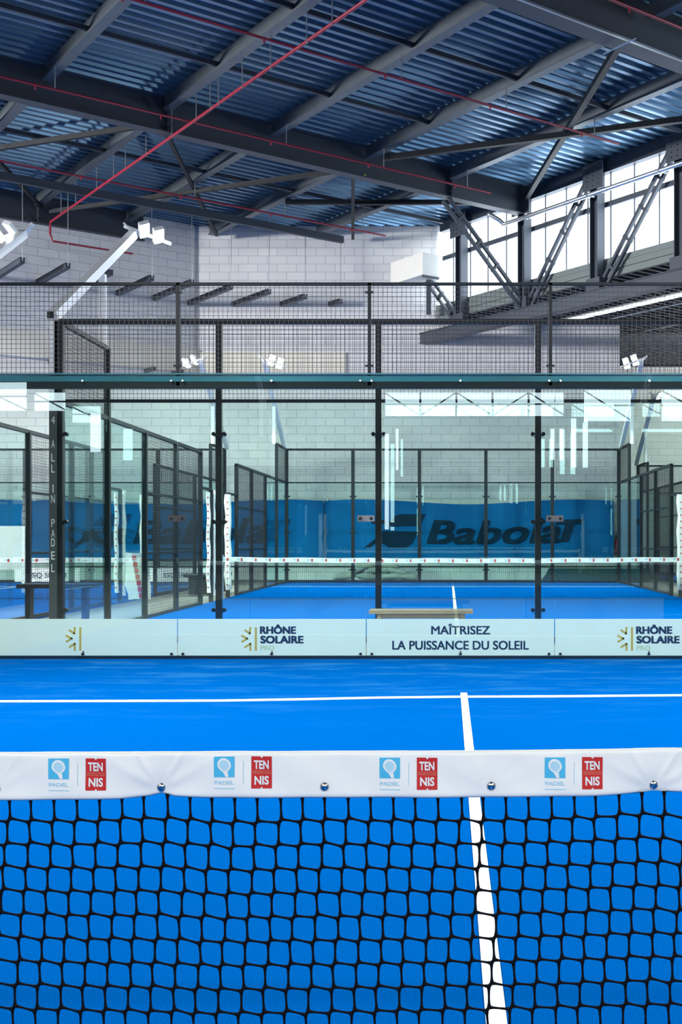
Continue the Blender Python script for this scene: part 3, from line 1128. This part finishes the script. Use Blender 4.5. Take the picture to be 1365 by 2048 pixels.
net = thing('padel_net', (XC1, NY, 0), 'nearest black net with a wide white logo band across the foreground', 'net')
b = MB()
xs = np.concatenate([np.linspace(XC1 - 4.95, nx(-120), 60)[:-1], np.linspace(nx(-120), nx(1480), 420), np.linspace(nx(1480), XC1 + 4.95, 60)[1:]])
NR = 22
top, bot = prof(xs)
v = []
for j in range(NR + 1):
    s = j / NR
    z = bot + (top - bot) * s
    edge = .004 * (1 - min(1, min(s, 1 - s) * 12)) ** 2
    y = NY - .006 - band_y(xs, z) + edge
    v.append(np.stack([xs, y, z], 1))
for j in range(3):
    s = (0.98, .5, .02)[j]
    z = bot + (top - bot) * s
    v.append(np.stack([xs, np.full_like(xs, NY + .006), z], 1))
n = len(xs); rows = NR + 4
f = []
for j in range(rows):
    j2 = (j + 1) % rows
    for i in range(n - 1):
        f.append((j * n + i, j * n + i + 1, j2 * n + i + 1, j2 * n + i))
b.add(np.concatenate(v), f)
band = b.build('top_band', 'vinyl', net, True)

# logos printed on the band
def band_patch(b, x0, x1, z0, z1, lift, mat, k=8):
    gx = np.linspace(x0, x1, k + 1); gz = np.linspace(z0, z1, k + 1)
    X, Z = np.meshgrid(gx, gz)
    X, Z = X.ravel(), Z.ravel()
    Yv = NY - .006 - band_y(X, Z) - lift
    f = [(j * (k + 1) + i, j * (k + 1) + i + 1, (j + 1) * (k + 1) + i + 1, (j + 1) * (k + 1) + i) for j in range(k) for i in range(k)]
    b.add(np.stack([X, Yv, Z], 1), f, mat)


def band_text(b, body, x0, x1, z0, z1, lift, mat, **kw):
    p, f = text_fit(body, x0, x1, z0, z1, **kw)
    Yv = NY - .006 - band_y(p[:, 0], p[:, 1]) - lift
    b.add(np.stack([p[:, 0], Yv, p[:, 1]], 1), f, mat)


def band_poly(b, pts, lift, mat):
    p = np.array(pts)
    c = p.mean(0)
    q = np.vstack([p, c[None]])
    Yv = NY - .006 - band_y(q[:, 0], q[:, 1]) - lift
    n = len(p)
    b.add(np.stack([q[:, 0], Yv, q[:, 1]], 1), [(i, (i + 1) % n, n) for i in range(n)], mat)


PX = 1 / 1102.0
for k, px0 in enumerate((-231, 99.5, 429.5, 760, 1089.5, 1420)):
    dy = np.interp(px0, [99, 429, 760, 1089], [1.5, -2, 0, -1])
    L = MB()
    x0 = nx(px0); zt = nz(1514 + dy)
    band_patch(L, x0, x0 + 41 * PX, zt - 41 * PX, zt, .0008, 0)
    # racket: round head, throat and handle
    cx, cz = x0 + 20.5 * PX, zt - 17.5 * PX
    head = []
    for i in range(28):
        a = 2 * math.pi * i / 28
        rx, rz = 13.5 * PX, 14.5 * PX
        px_, pz_ = math.cos(a) * rx, math.sin(a) * rz
        if pz_ < 0:
            px_ *= 1 - .45 * (pz_ / rz) ** 2
        head.append((cx + px_ + .18 * -pz_ * .6, cz + pz_))
    band_poly(L, head, .0013, 1)
    band_poly(L, [(cx + (a - cx) * .72, cz + (c_ - cz) * .72) for a, c_ in head], .0018, 2)
    band_poly(L, [(cx - 2.5 * PX, cz - 13 * PX), (cx + 7.5 * PX, cz - 13 * PX), (cx + 8.5 * PX, cz - 23.3 * PX), (cx + 3.2 * PX, cz - 23.3 * PX)], .0013, 1)
    band_text(L, 'PADEL', x0 + 1 * PX, x0 + 40 * PX, zt - 55.5 * PX, zt - 48 * PX, .0010, 2, offset=.02)
    band_patch(L, x0, x0 + 41 * PX, zt - 64.5 * PX, zt - 62.8 * PX, .0010, 2, 6)
    band_patch(L, x0 + 58 * PX, x0 + 58.9 * PX, zt - 55 * PX, zt - 9 * PX, .0010, 2, 6)
    L.build('padel_logo', ['logoblue', 'logowhite', 'logopale'], band)
    R = MB()
    x0 += 74.5 * PX; zt += .5 * PX
    band_patch(R, x0, x0 + 41 * PX, zt - 64 * PX, zt, .0008, 0)
    band_text(R, 'TEN', x0 + 5 * PX, x0 + 35 * PX, zt - 25.5 * PX, zt - 8 * PX, .0016, 1, offset=.03)
    band_text(R, 'NIS', x0 + 6.5 * PX, x0 + 35 * PX, zt - 56.5 * PX, zt - 39 * PX, .0016, 1, offset=.03)
    band_text(R, 'FEDERATION', x0 + 3 * PX, x0 + 38.5 * PX, zt - 31.2 * PX, zt - 28.4 * PX, .0014, 2, offset=.02)
    band_text(R, 'FRANÇAISE', x0 + 3 * PX, x0 + 38.5 * PX, zt - 35.6 * PX, zt - 32.4 * PX, .0014, 2, offset=.02)
    band_poly(R, [(x0 + 18 * PX, zt), (x0 + 24 * PX, zt), (x0 + 21 * PX, zt - 3.5 * PX)], .0014, 1)
    band_poly(R, [(x0 + 18 * PX, zt - 64 * PX), (x0 + 24 * PX, zt - 64 * PX), (x0 + 21 * PX, zt - 60.5 * PX)], .0014, 1)
    R.build('tennis_logo', ['logored', 'logowhite', 'salmon'], band)

for i, s in enumerate(SNAPS):
    z = float(prof(s)[1]) + (.012 if PINCH.get(i, .3) > .9 else .0215)
    y = NY - .006 - float(band_y(s, z))
    c = MB()
    rr = [(0, .0082), (.003, .0085), (.0055, .006), (.0065, .0015)]
    c.tube([(s, y + .002 - a, z) for a, _ in rr], [r for _, r in rr], 16)
    c.build('snap_fastener', 'chrome', band, True)

# net cords: brick-bond cells with three-way knots
def net_mesh():
    b = MB()
    P_, dx, dz, vx, vz = .0411, .0051, .0061, .0013, .0372
    x_left = nx(697 - 45.3 * 2) - 119 * P_
    ncol = 242
    z_first = nz(1637.0)
    nrow = 19
    step = vz + dz
    def bump(x, z):
        # the cords follow the band, less so lower down
        px = x * F_PX / NY + VX
        k = np.exp(-(z_first - z) / .25)
        off = np.interp(px, [-400, 0, 150, 315, 460, 650, 760, 1010, 1180, 1300, 1365, 1700], [0, 1, 3, -4, 6, 0, 2, 1, -4, -13, -5, 0])
        low = np.interp(px, [-400, 0, 200, 400, 650, 900, 1150, 1365, 1700], [-12, -8, 0, 6, 5, -3, -9, -13, -10])
        return -(off * k + low * (1 - k)) * PX
    def wob(x, z, s):
        return .0009 * np.sin(x * 37.1 * s + z * 51.3) + .0007 * np.sin(x * 91.7 + z * 23.9 * s)
    U = np.zeros((nrow, ncol, 3)); Lw = np.zeros((nrow, ncol, 3))
    for r in range(nrow):
        for c in range(ncol):
            x = x_left + c * P_ - r * (dx - vx)
            z = z_first - r * step
            for arr, ox, oz in ((U, 0, 0), (Lw, -dx, -dz)):
                xx, zz = x + ox, z + oz
                arr[r, c] = (xx + wob(xx, zz, 1.0), NY + .003, zz + bump(xx, zz) + wob(xx, zz, 1.7))
    segs = []
    for r in range(nrow):
        for c in range(ncol):
            segs.append((U[r, c], Lw[r, c], 1))
            if c + 1 < ncol:
                segs.append((U[r, c], Lw[r, c + 1], 0))
            if r + 1 < nrow:
                segs.append((Lw[r, c], U[r + 1, c], 0))
            if r == 0:
                t = U[r, c].copy(); t[2] = float(prof(t[0])[1]) + .001; t[0] -= vx
                segs.append((t, U[r, c], 0))
    A = np.array([s[0] for s in segs]); B = np.array([s[1] for s in segs]); short = np.array([s[2] for s in segs])
    d = B - A
    Ln = np.linalg.norm(d, axis=1, keepdims=True); d = d / Ln
    a = np.cross(d, np.array([0, 1.0, 0])); a /= np.linalg.norm(a, axis=1, keepdims=True)
    bb = np.array([0, 1.0, 0])[None] * np.ones_like(a)
    NS = 6
    fr = np.array([-.02, .10, .22, .5, .78, .90, 1.02])
    rad = np.where(short[:, None] == 1, .0034, np.array([.0040, .0034, .0024, .0020, .0024, .0034, .0040])[None])
    ring = len(fr)
    th = np.arange(NS) * 2 * math.pi / NS
    C = A[:, None, :] + (d * Ln)[:, None, :] * fr[None, :, None]
    V = C[:, :, None, :] + rad[:, :, None, None] * (a[:, None, None, :] * np.cos(th)[None, None, :, None] + bb[:, None, None, :] * np.sin(th)[None, None, :, None])
    V = V.reshape(-1, 3)
    F = []
    i0 = np.arange(len(A)) * ring * NS
    for j in range(ring - 1):
        for k in range(NS):
            k2 = (k + 1) % NS
            F.append(np.stack([i0 + j * NS + k, i0 + j * NS + k2, i0 + (j + 1) * NS + k2, i0 + (j + 1) * NS + k], 1))
    F = np.concatenate(F)
    b.add(V, F.tolist())
    return b


net_mesh().build('net_mesh', 'cord', net, True)
for s in (-1, 1):
    b = MB(); x = XC1 + s * 4.99
    b.bar((x, NY, 0), (x, NY, .95), .07); b.build('net_post', 'black', net)


# ---- the other nets
def far_net(xc, Y, label, x_from=-5.0, logos=True):
    o = thing('padel_net', (xc, Y, 0), label, 'net')
    xa, xb = xc + x_from, xc + 5
    b = MB()
    P_ = .042
    xs = np.arange(xa, xb, P_)
    zt = .79
    P = np.stack([xs, np.full_like(xs, Y), np.full_like(xs, .02)], 1); Q = P.copy(); Q[:, 2] = zt
    b.wires(P, Q, .0016, (1, 0, 0), (0, 1, 0))
    zs = np.arange(.02, zt, P_)
    P = np.stack([np.full_like(zs, xa), np.full_like(zs, Y), zs], 1); Q = P.copy(); Q[:, 0] = xb
    b.wires(P, Q, .0016, (0, 1, 0), (0, 0, 1))
    b.bar((xa, Y, .02), (xb, Y, .02), .012)
    b.build('net_mesh', 'cord', o)
    b = MB()
    n = 40
    v, f = [], []
    for i in range(n + 1):
        x = xa + (xb - xa) * i / n
        s = .03 * (abs(x - xc) / 5) ** 2 + .006 * math.sin(i * 1.1)
        for y, z in ((-.012, .78), (-.014, .88), (.014, .88), (.012, .78)):
            v.append((x, Y + y, z + s))
    for i in range(n):
        for k in range(4):
            k2 = (k + 1) % 4
            f.append((i * 4 + k, i * 4 + 4 + k, i * 4 + 4 + k2, i * 4 + k2))
    b.add(v, f)
    bd = b.build('top_band', 'vinyl', o)
    lg = MB()
    for x in np.arange(xa + .15, xb, .3):
        s = .03 * (abs(x - xc) / 5) ** 2
        lg.box(x, x + .038, Y - .022, Y - .0145, .80 + s, .86 + s, 0)
        lg.box(x - .075, x - .035, Y - .022, Y - .0145, .82 + s, .86 + s, 1)
    lg.build('band_logo', ['logored', 'logopale'], bd)
    for s in (-1, 1):
        x = xc + s * 4.97
        if x >= xa - .01:
            p = MB(); p.bar((x, Y, 0), (x, Y, .96), .08); p.build('net_post', 'white', o)


far_net(XC2, 24.3, 'net across the middle court seen through the glass')
far_net(XC3, 24.3, 'net across the left court at the left edge')

# pad sheet hanging at the left court's net post
p0, p1 = at(249, 1106, 24.0), at(300, 1198, 24.0)
b = MB()
nn = 12
v, f = [], []
for i in range(nn + 1):
    s = i / nn
    z = p0.z + (p1.z - p0.z) * s
    cx = p0.x + .17 + (p1.x - p0.x - .36) * s
    wv = .24 - .03 * math.sin(s * 7) + (.05 if i == 0 else 0)
    for a, yy in ((-1, .02), (0, -.05), (1, .02), (0, .06)):
        v.append((cx + a * wv, 23.95 + yy, z + (.02 if a < 0 and i == 0 else 0)))
for i in range(nn):
    for k in range(4):
        k2 = (k + 1) % 4
        f.append((i * 4 + k, i * 4 + k2, i * 4 + 4 + k2, i * 4 + 4 + k))
f += [(3, 2, 1, 0), tuple(nn * 4 + k for k in range(4))]
b.add(v, f)
o = b.build('net_post_cover', 'vinyl'); tag(o, 'tilted white cover with a column of red squares hung at the left court net post', 'cover')
lg = MB()
for i in range(7):
    s = .06 + i * .135
    z = p0.z + (p1.z - p0.z) * s
    cx = p0.x + .22 + (p1.x - p0.x - .36) * s
    lg.box(cx - .03, cx + .05, 23.86, 23.895, z - .09, z, 0)
lg.build('tennis_logo', 'logored', o)

# ---- corner sign post: 4 ALL IN PADEL
x = at(112, 1000, YB).x
o = thing('lettered_post', (x, YB - .02, 0), 'dark grey corner post with upright white letters 4 ALL IN PADEL', 'post')
b = MB(); b.box(x - .055, x + .04, YB - .09, YB - .0, 0, 3.0); b.build('post_body', 'charcoal', o)
L = MB()
for chh, py in zip('4ALLINPADEL', (840, 888, 915, 937, 977, 998, 1046, 1067, 1085, 1111, 1136)):
    z = at(0, py, YB - .09).z
    w_ = .045 if chh != 'I' else .012
    put_text(L, chh, x - .005 - w_ / 2, x - .005 + w_ / 2, z - .05, z + .05, YB - .0915)
L.build('lettering', 'logowhite', o)


# ---- floodlight poles
def lamp_pole(cx, cy, dy, sxn, label, lower=True, power=1.0, spread_to=None):
    o = thing('floodlight_pole', (cx, cy, 3.0), label, 'floodlight', 'white floodlight poles on court corners')
    ox = -sxn * .07
    x = cx + ox
    if lower:
        b = MB(); b.box(x - .05, x + .05, cy - .05, cy + .05, 3.0, 4.0); b.build('lower_post', 'white', o)
    b = MB()
    p = Vector((x, cy - dy * .05, 4.06)); q = Vector((x, cy + dy * 3.62, 6.08))
    b.bar(p, q, .115, .125)
    arm = b.build('arm', 'white', o)
    e = MB(); e.box(x - .04, x + .04, cy - dy * .13 - .01, cy - dy * .13 + .01, 4.02, 4.10); e.build('arm_end', 'black', arm)  # black plate paints the dark hollow of the open tube end
    b = MB(); b.box(x - .045, x + .045, cy + dy * 2 - .045, cy + dy * 2 + .045, 4.0, 5.06); b.build('support_post', 'white', o)
    # head
    h = q + Vector((0, 0, .06))
    bar_dir = Vector((sxn * .90, dy * .05, -.34)).normalized()
    b = MB(); b.bar(h - bar_dir * .16, h + bar_dir * .62, .05, .05); b.bar(h - bar_dir * .16 + Vector((0, 0, .04)), h - bar_dir * .02 + Vector((0, 0, -.06)), .10, .03)
    b.build('crossbar', 'white', o)
    aim = Vector((cx + sxn * 3.6, cy + dy * (1.2 if dy > 0 else 7.5), 0.0))
    if spread_to is not None:
        aim = Vector(spread_to)
    for k, off in enumerate((.19, .43)):
        c = h + bar_dir * off + Vector((0, -.06 if dy > 0 else .06, .05))
        nrm = (aim - c).normalized()
        rt = bar_dir - nrm * bar_dir.dot(nrm); rt.normalize()
        upv = rt.cross(nrm)
        def pane(w_, h_, d0, d1, nm, mat, par):
            pb = MB()
            v = []
            for dd in (d0, d1):
                for a, bb2 in ((-1, -1), (1, -1), (1, 1), (-1, 1)):
                    v.append(tuple(c + rt * (a * w_ / 2) + upv * (bb2 * h_ / 2) + nrm * dd))
            pb.add(v, [(0, 1, 2, 3), (7, 6, 5, 4), (0, 4, 5, 1), (1, 5, 6, 2), (2, 6, 7, 3), (3, 7, 4, 0)])
            return pb.build(nm, mat, par)
        bd = pane(.16, .30, -.05, .02, 'lamp_body', 'white', o)
        pane(.14, .275, .021, .028, 'led_face', 'led', bd)
    c = h + bar_dir * .3 + Vector((0, 0, -.12))
    tgt = Vector((cx + sxn * 4.0, cy + dy * 6.0, 0))
    area_light('floodlight_lamp', tuple(c + (tgt - c).normalized() * .34), tgt, .45, .25, FLOOD_W * power, (1.0, 1.0, .96), 170)
    return o


lamp_pole(XC2 - 5, YB, 1, 1, 'white floodlight pole with two dazzling lamps on the near left corner of the middle court')
lamp_pole(XC2 + 5, YB, 1, -1, 'white floodlight pole on the near right corner of the middle court')
lamp_pole(XC2 - 5, YC, -1, 1, 'white floodlight pole with small lit lamps on the far left corner of the middle court', False, spread_to=(-2.5, 12, 0))
lamp_pole(XC2 + 5, YC, -1, -1, 'white floodlight pole with small lit lamps on the far right corner of the middle court', False, spread_to=(2.5, 12, 0))
lamp_pole(XC3 + 5, YB, 1, -1, 'white floodlight arm seen from behind at the upper left edge')
lamp_pole(XC3 + 5, YC, -1, -1, 'white floodlight pole of the left court seen edge on beyond the mesh', False)
lamp_pole(XC4 - 5, 41.8, -1, 1, 'white floodlight pole on the far corner of the right court', False, .5)
lamp_pole(XC1 - 5, YA, -1, 1, 'floodlight pole on the far left corner of the nearest court', True, 1.0)
lamp_pole(XC1 + 5, YA, -1, -1, 'floodlight pole on the far right corner of the nearest court', True, 1.0)
lamp_pole(XC1 - 5, YA - 20, 1, 1, 'floodlight pole on the corner of the nearest court behind the viewer at left', True, .42)
lamp_pole(XC1 + 5, YA - 20, 1, -1, 'floodlight pole on the corner of the nearest court behind the viewer at right', True, .42)


# ---- banners
def banner(px0, px1, label, lettering=True):
    YBN = WALL_Y - .22
    X0, X1 = at(px0, 0, YBN).x, at(px1, 0, YBN).x
    zt, zb = at(0, 1001, YBN).z, at(0, 1118, YBN).z
    def wav(x, z):
        s = (x - X0) / (X1 - X0)
        k = (z - zb) / (zt - zb)
        sag = -.07 * math.sin(math.pi * s) ** 2 * k + .05 * math.sin(s * 9.5) * k
        return sag, .035 * math.sin(s * 23 + k * 2) + .02 * math.sin(s * 57)
    b = MB()
    nxn, nzn = 90, 10
    v, f = [], []
    for j in range(nzn + 1):
        for i in range(nxn + 1):
            x = X0 + (X1 - X0) * i / nxn
            z = zb + (zt - zb) * j / nzn
            dz_, dy_ = wav(x, z)
            v.append((x, YBN + dy_, z + dz_))
    for j in range(nzn):
        for i in range(nxn):
            a = j * (nxn + 1) + i
            f.append((a, a + 1, a + nxn + 2, a + nxn + 1))
    off = len(v)
    v += [(x, y + .006, z) for x, y, z in v]
    f += [tuple(off + k for k in reversed(q)) for q in f]
    b.add(v, f)
    o = b.build('logo_banner', 'banner', None, True)
    tag(o, label, 'banner', 'blue logo banners')
    d = px1 - 1228 if px1 > 700 else px1 - 1235
    L = MB()
    def place(P2, F2):
        out = []
        for px, py in P2:
            q = at(px, py, YBN)
            dz_, dy_ = wav(q.x, q.z)
            out.append((q.x, YBN + dy_ - .03 - .0002 * len(L.v), q.z + dz_))
        L.add(out, F2)
    for poly in (((773, 1052), (790, 1032), (803, 1027.5), (852, 1025), (838, 1050)), ((728, 1096), (752, 1078), (757, 1063), (836, 1062), (824, 1087), (812, 1095))):
        place([(a + d, c_) for a, c_ in poly], [tuple(range(len(poly)))])
    p2, f2 = text_fit('Babola', 856.5, 1120, -1085.5, -1037.5, shear=.22, spacing=1.02)
    for ox in (-2.6, -1.3, 0, 1.3, 2.6):
        for oy in (-1.4, 0, 1.4):
            place([(a + d + ox, -c_ + oy) for a, c_ in p2], f2)
    place([(a + d, c_) for a, c_ in ((1110, 1050), (1118, 1041), (1167, 1039), (1163, 1050), (1149, 1050), (1137, 1084.5), (1120, 1084.5), (1131, 1050))], [tuple(range(8))])
    L.build('logo_lettering', 'bannerink', o)
    e = MB()
    for x in (X0 + .1, (X0 + X1) / 2, X1 - .1):
        e.tube([(x, WALL_Y, zt + .06), (x, YBN, zt - .02)], .012, 6)
    e.build('tie_cord', 'white', o)


banner(648.5, 1228, 'blue banner with dark lettering behind the far glass of the middle court')
banner(62.5, 647.5, 'blue banner behind the left court, its lettering half hidden by posts')
banner(-520, 61, 'blue banner at the left edge of the view behind the left court')

# ---- smaller things on the floor
o = thing('bench', (at(843, 0, 13.2).x, 13.2, 0), 'pale wooden bench between the two glass walls', 'bench')
x0, x1 = at(740, 0, 13.2).x, at(946, 0, 13.2).x
b = MB(); b.box(x0, x1, 13.05, 13.4, .415, .455); b.build('seat', 'wood', o)
for xx in (x0 + .09, x1 - .14):
    for yy in (13.08, 13.33):
        b = MB(); b.box(xx, xx + .05, yy, yy + .05, 0, .415); b.build('leg', 'wood', o)
b = MB(); b.box(x0 + .12, x1 - .12, 13.1, 13.13, .36, .41); b.build('apron', 'wood', o)

o = thing('dark_bench', (-5.75, 16.9, 0), 'black bench in the gap between the left and middle courts', 'bench')
b = MB(); b.box(-6.3, -5.2, 16.6, 17.0, .56, .62); b.build('seat', 'black', o)
for xx in (-6.25, -5.42):
    b = MB(); b.box(xx, xx + .07, 16.82, 16.98, 0, .56); b.build('leg', 'black', o)

o = thing('gap_bench', (-5.8, 27.5, 0), 'low dark bench beside the mesh of the middle court', 'bench')
b = MB(); b.box(-6.2, -5.4, 26.6, 28.4, .40, .46); b.build('seat', 'black', o)
for yy in (26.7, 28.2):
    b = MB(); b.box(-6.1, -5.5, yy, yy + .1, 0, .40); b.build('leg', 'black', o)

# sponsor boards at the foot of the left court's far wall
for i, (pa, pb, lab) in enumerate(((30, 160, 'white board with dark ESQ SPORT letters behind the lettered post'), (300, 420, 'white board with dark ESQ SPORT letters behind the mesh of the middle court'))):
    Y = YC - .15
    a, c_ = at(pa, 0, Y).x, at(pb, 0, Y).x
    o = thing('sponsor_board', ((a + c_) / 2, Y, 0), lab, 'sign')
    b = MB(); b.box(a, c_, Y - .02, Y + .02, .03, .44); b.build('board', 'sign', o)
    L = MB(); put_text(L, 'ESQ SPORT', a + .42, c_ - .35, .12, .30, Y - .022, offset=.02); L.build('lettering', 'ink', o)

b = MB()
p = at(0, 1052, 30)
b.box(at(-30, 0, 30).x, at(50, 0, 30).x, 29.98, 30.02, .5, p.z); b.box(at(-28, 0, 30).x, at(-24, 0, 30).x, 29.97, 30.03, 0, .5); b.box(at(44, 0, 30).x, at(48, 0, 30).x, 29.97, 30.03, 0, .5)
tag(b.build('notice_board', 'plaster'), 'blank pale board on two legs at the left edge behind the left court net', 'board')


def sack(px, py, ang, s, lab):
    c = at(px, py, WALL_Y - .9)
    b = MB()
    nu, nv = 14, 8
    v, f = [], []
    for j in range(nv + 1):
        ph = -math.pi / 2 + math.pi * j / nv
        for i in range(nu):
            th = 2 * math.pi * i / nu
            cxv = math.copysign(abs(math.cos(th)) ** .6, math.cos(th)) * math.cos(ph) ** .7 if j not in (0, nv) else 0
            syv = math.copysign(abs(math.sin(th)) ** .6, math.sin(th)) * math.cos(ph) ** .7 if j not in (0, nv) else 0
            zz = math.copysign(abs(math.sin(ph)) ** .7, math.sin(ph)) * .1 * (1 + .25 * math.sin(th * 3 + px))
            X = cxv * .36 * s; Yv = syv * .24
            v.append((c.x + X * math.cos(ang) - zz * math.sin(ang), c.y + Yv, c.z + zz * math.cos(ang) + X * math.sin(ang)))
    for j in range(nv):
        for i in range(nu):
            i2 = (i + 1) % nu
            f.append((j * nu + i, j * nu + i2, j * nu + nu + i2, j * nu + nu + i))
    b.add(v, f)
    o = b.build('sand_sack', 'sack', None, True)
    tag(o, lab, 'sack', 'sacks heaped by the wall')


for px, py, an, s, lab in ((690, 1152, .1, 1.1, 'grey sack lying at the left foot of the heap'), (735, 1152, -.05, 1, 'grey sack in the bottom layer left of the black post'),
                           (783, 1152, .05, 1, 'grey sack in the bottom layer right of the black post'), (815, 1153, -.1, .9, 'grey sack at the right foot of the heap'),
                           (712, 1141, .3, 1, 'grey sack leaning in the second layer at left'), (757, 1140, 0, 1, 'grey sack in the middle of the second layer'),
                           (795, 1142, -.25, 1, 'grey sack leaning in the second layer at right'), (735, 1130, .1, 1, 'grey sack on top of the heap at left'), (775, 1130, -.1, 1, 'grey sack on top of the heap at right')):
    sack(px, py, an, s, lab)

b = MB()
p, q = at(1092, 1137, WALL_Y - 1.0), at(1300, 1165, WALL_Y - 1.0)
b.prism_xz([(p.x - .15, 0.0), (q.x, 0.0), (q.x, p.z), (p.x + .12, p.z), (p.x, p.z * .4)], WALL_Y - 1.2, WALL_Y - .7)
tag(b.build('folded_tarp', 'tarp'), 'dark green folded tarpaulin on the floor behind the far glass at right', 'tarpaulin')

p = at(1235.5, 1085, WALL_Y - .13)
o = thing('fire_extinguisher', (p.x, p.y, p.z - .4), 'red and white fire extinguisher on the wall at the right end of the banner', 'fire extinguisher')
b = MB(); b.tube([(p.x, p.y, p.z - .35), (p.x, p.y, p.z + .1)], .085, 14); b.build('cylinder_body', 'red', o, True)
b = MB(); b.box(p.x - .03, p.x + .03, p.y + .05, WALL_Y, p.z - .1, p.z - .04); b.build('wall_bracket', 'black', o)
b = MB(); b.tube([(p.x, p.y, p.z + .1), (p.x, p.y, p.z + .2)], .04, 10); b.bar((p.x - .08, p.y, p.z + .2), (p.x + .06, p.y, p.z + .24), .03); b.build('valve', 'black', o)
b = MB(); b.box(p.x - .09, p.x + .09, WALL_Y - .03, WALL_Y, p.z + .35, p.z + .85); tag(b.build('notice_plate', 'plaster'), 'narrow white notice above the fire extinguisher', 'notice')
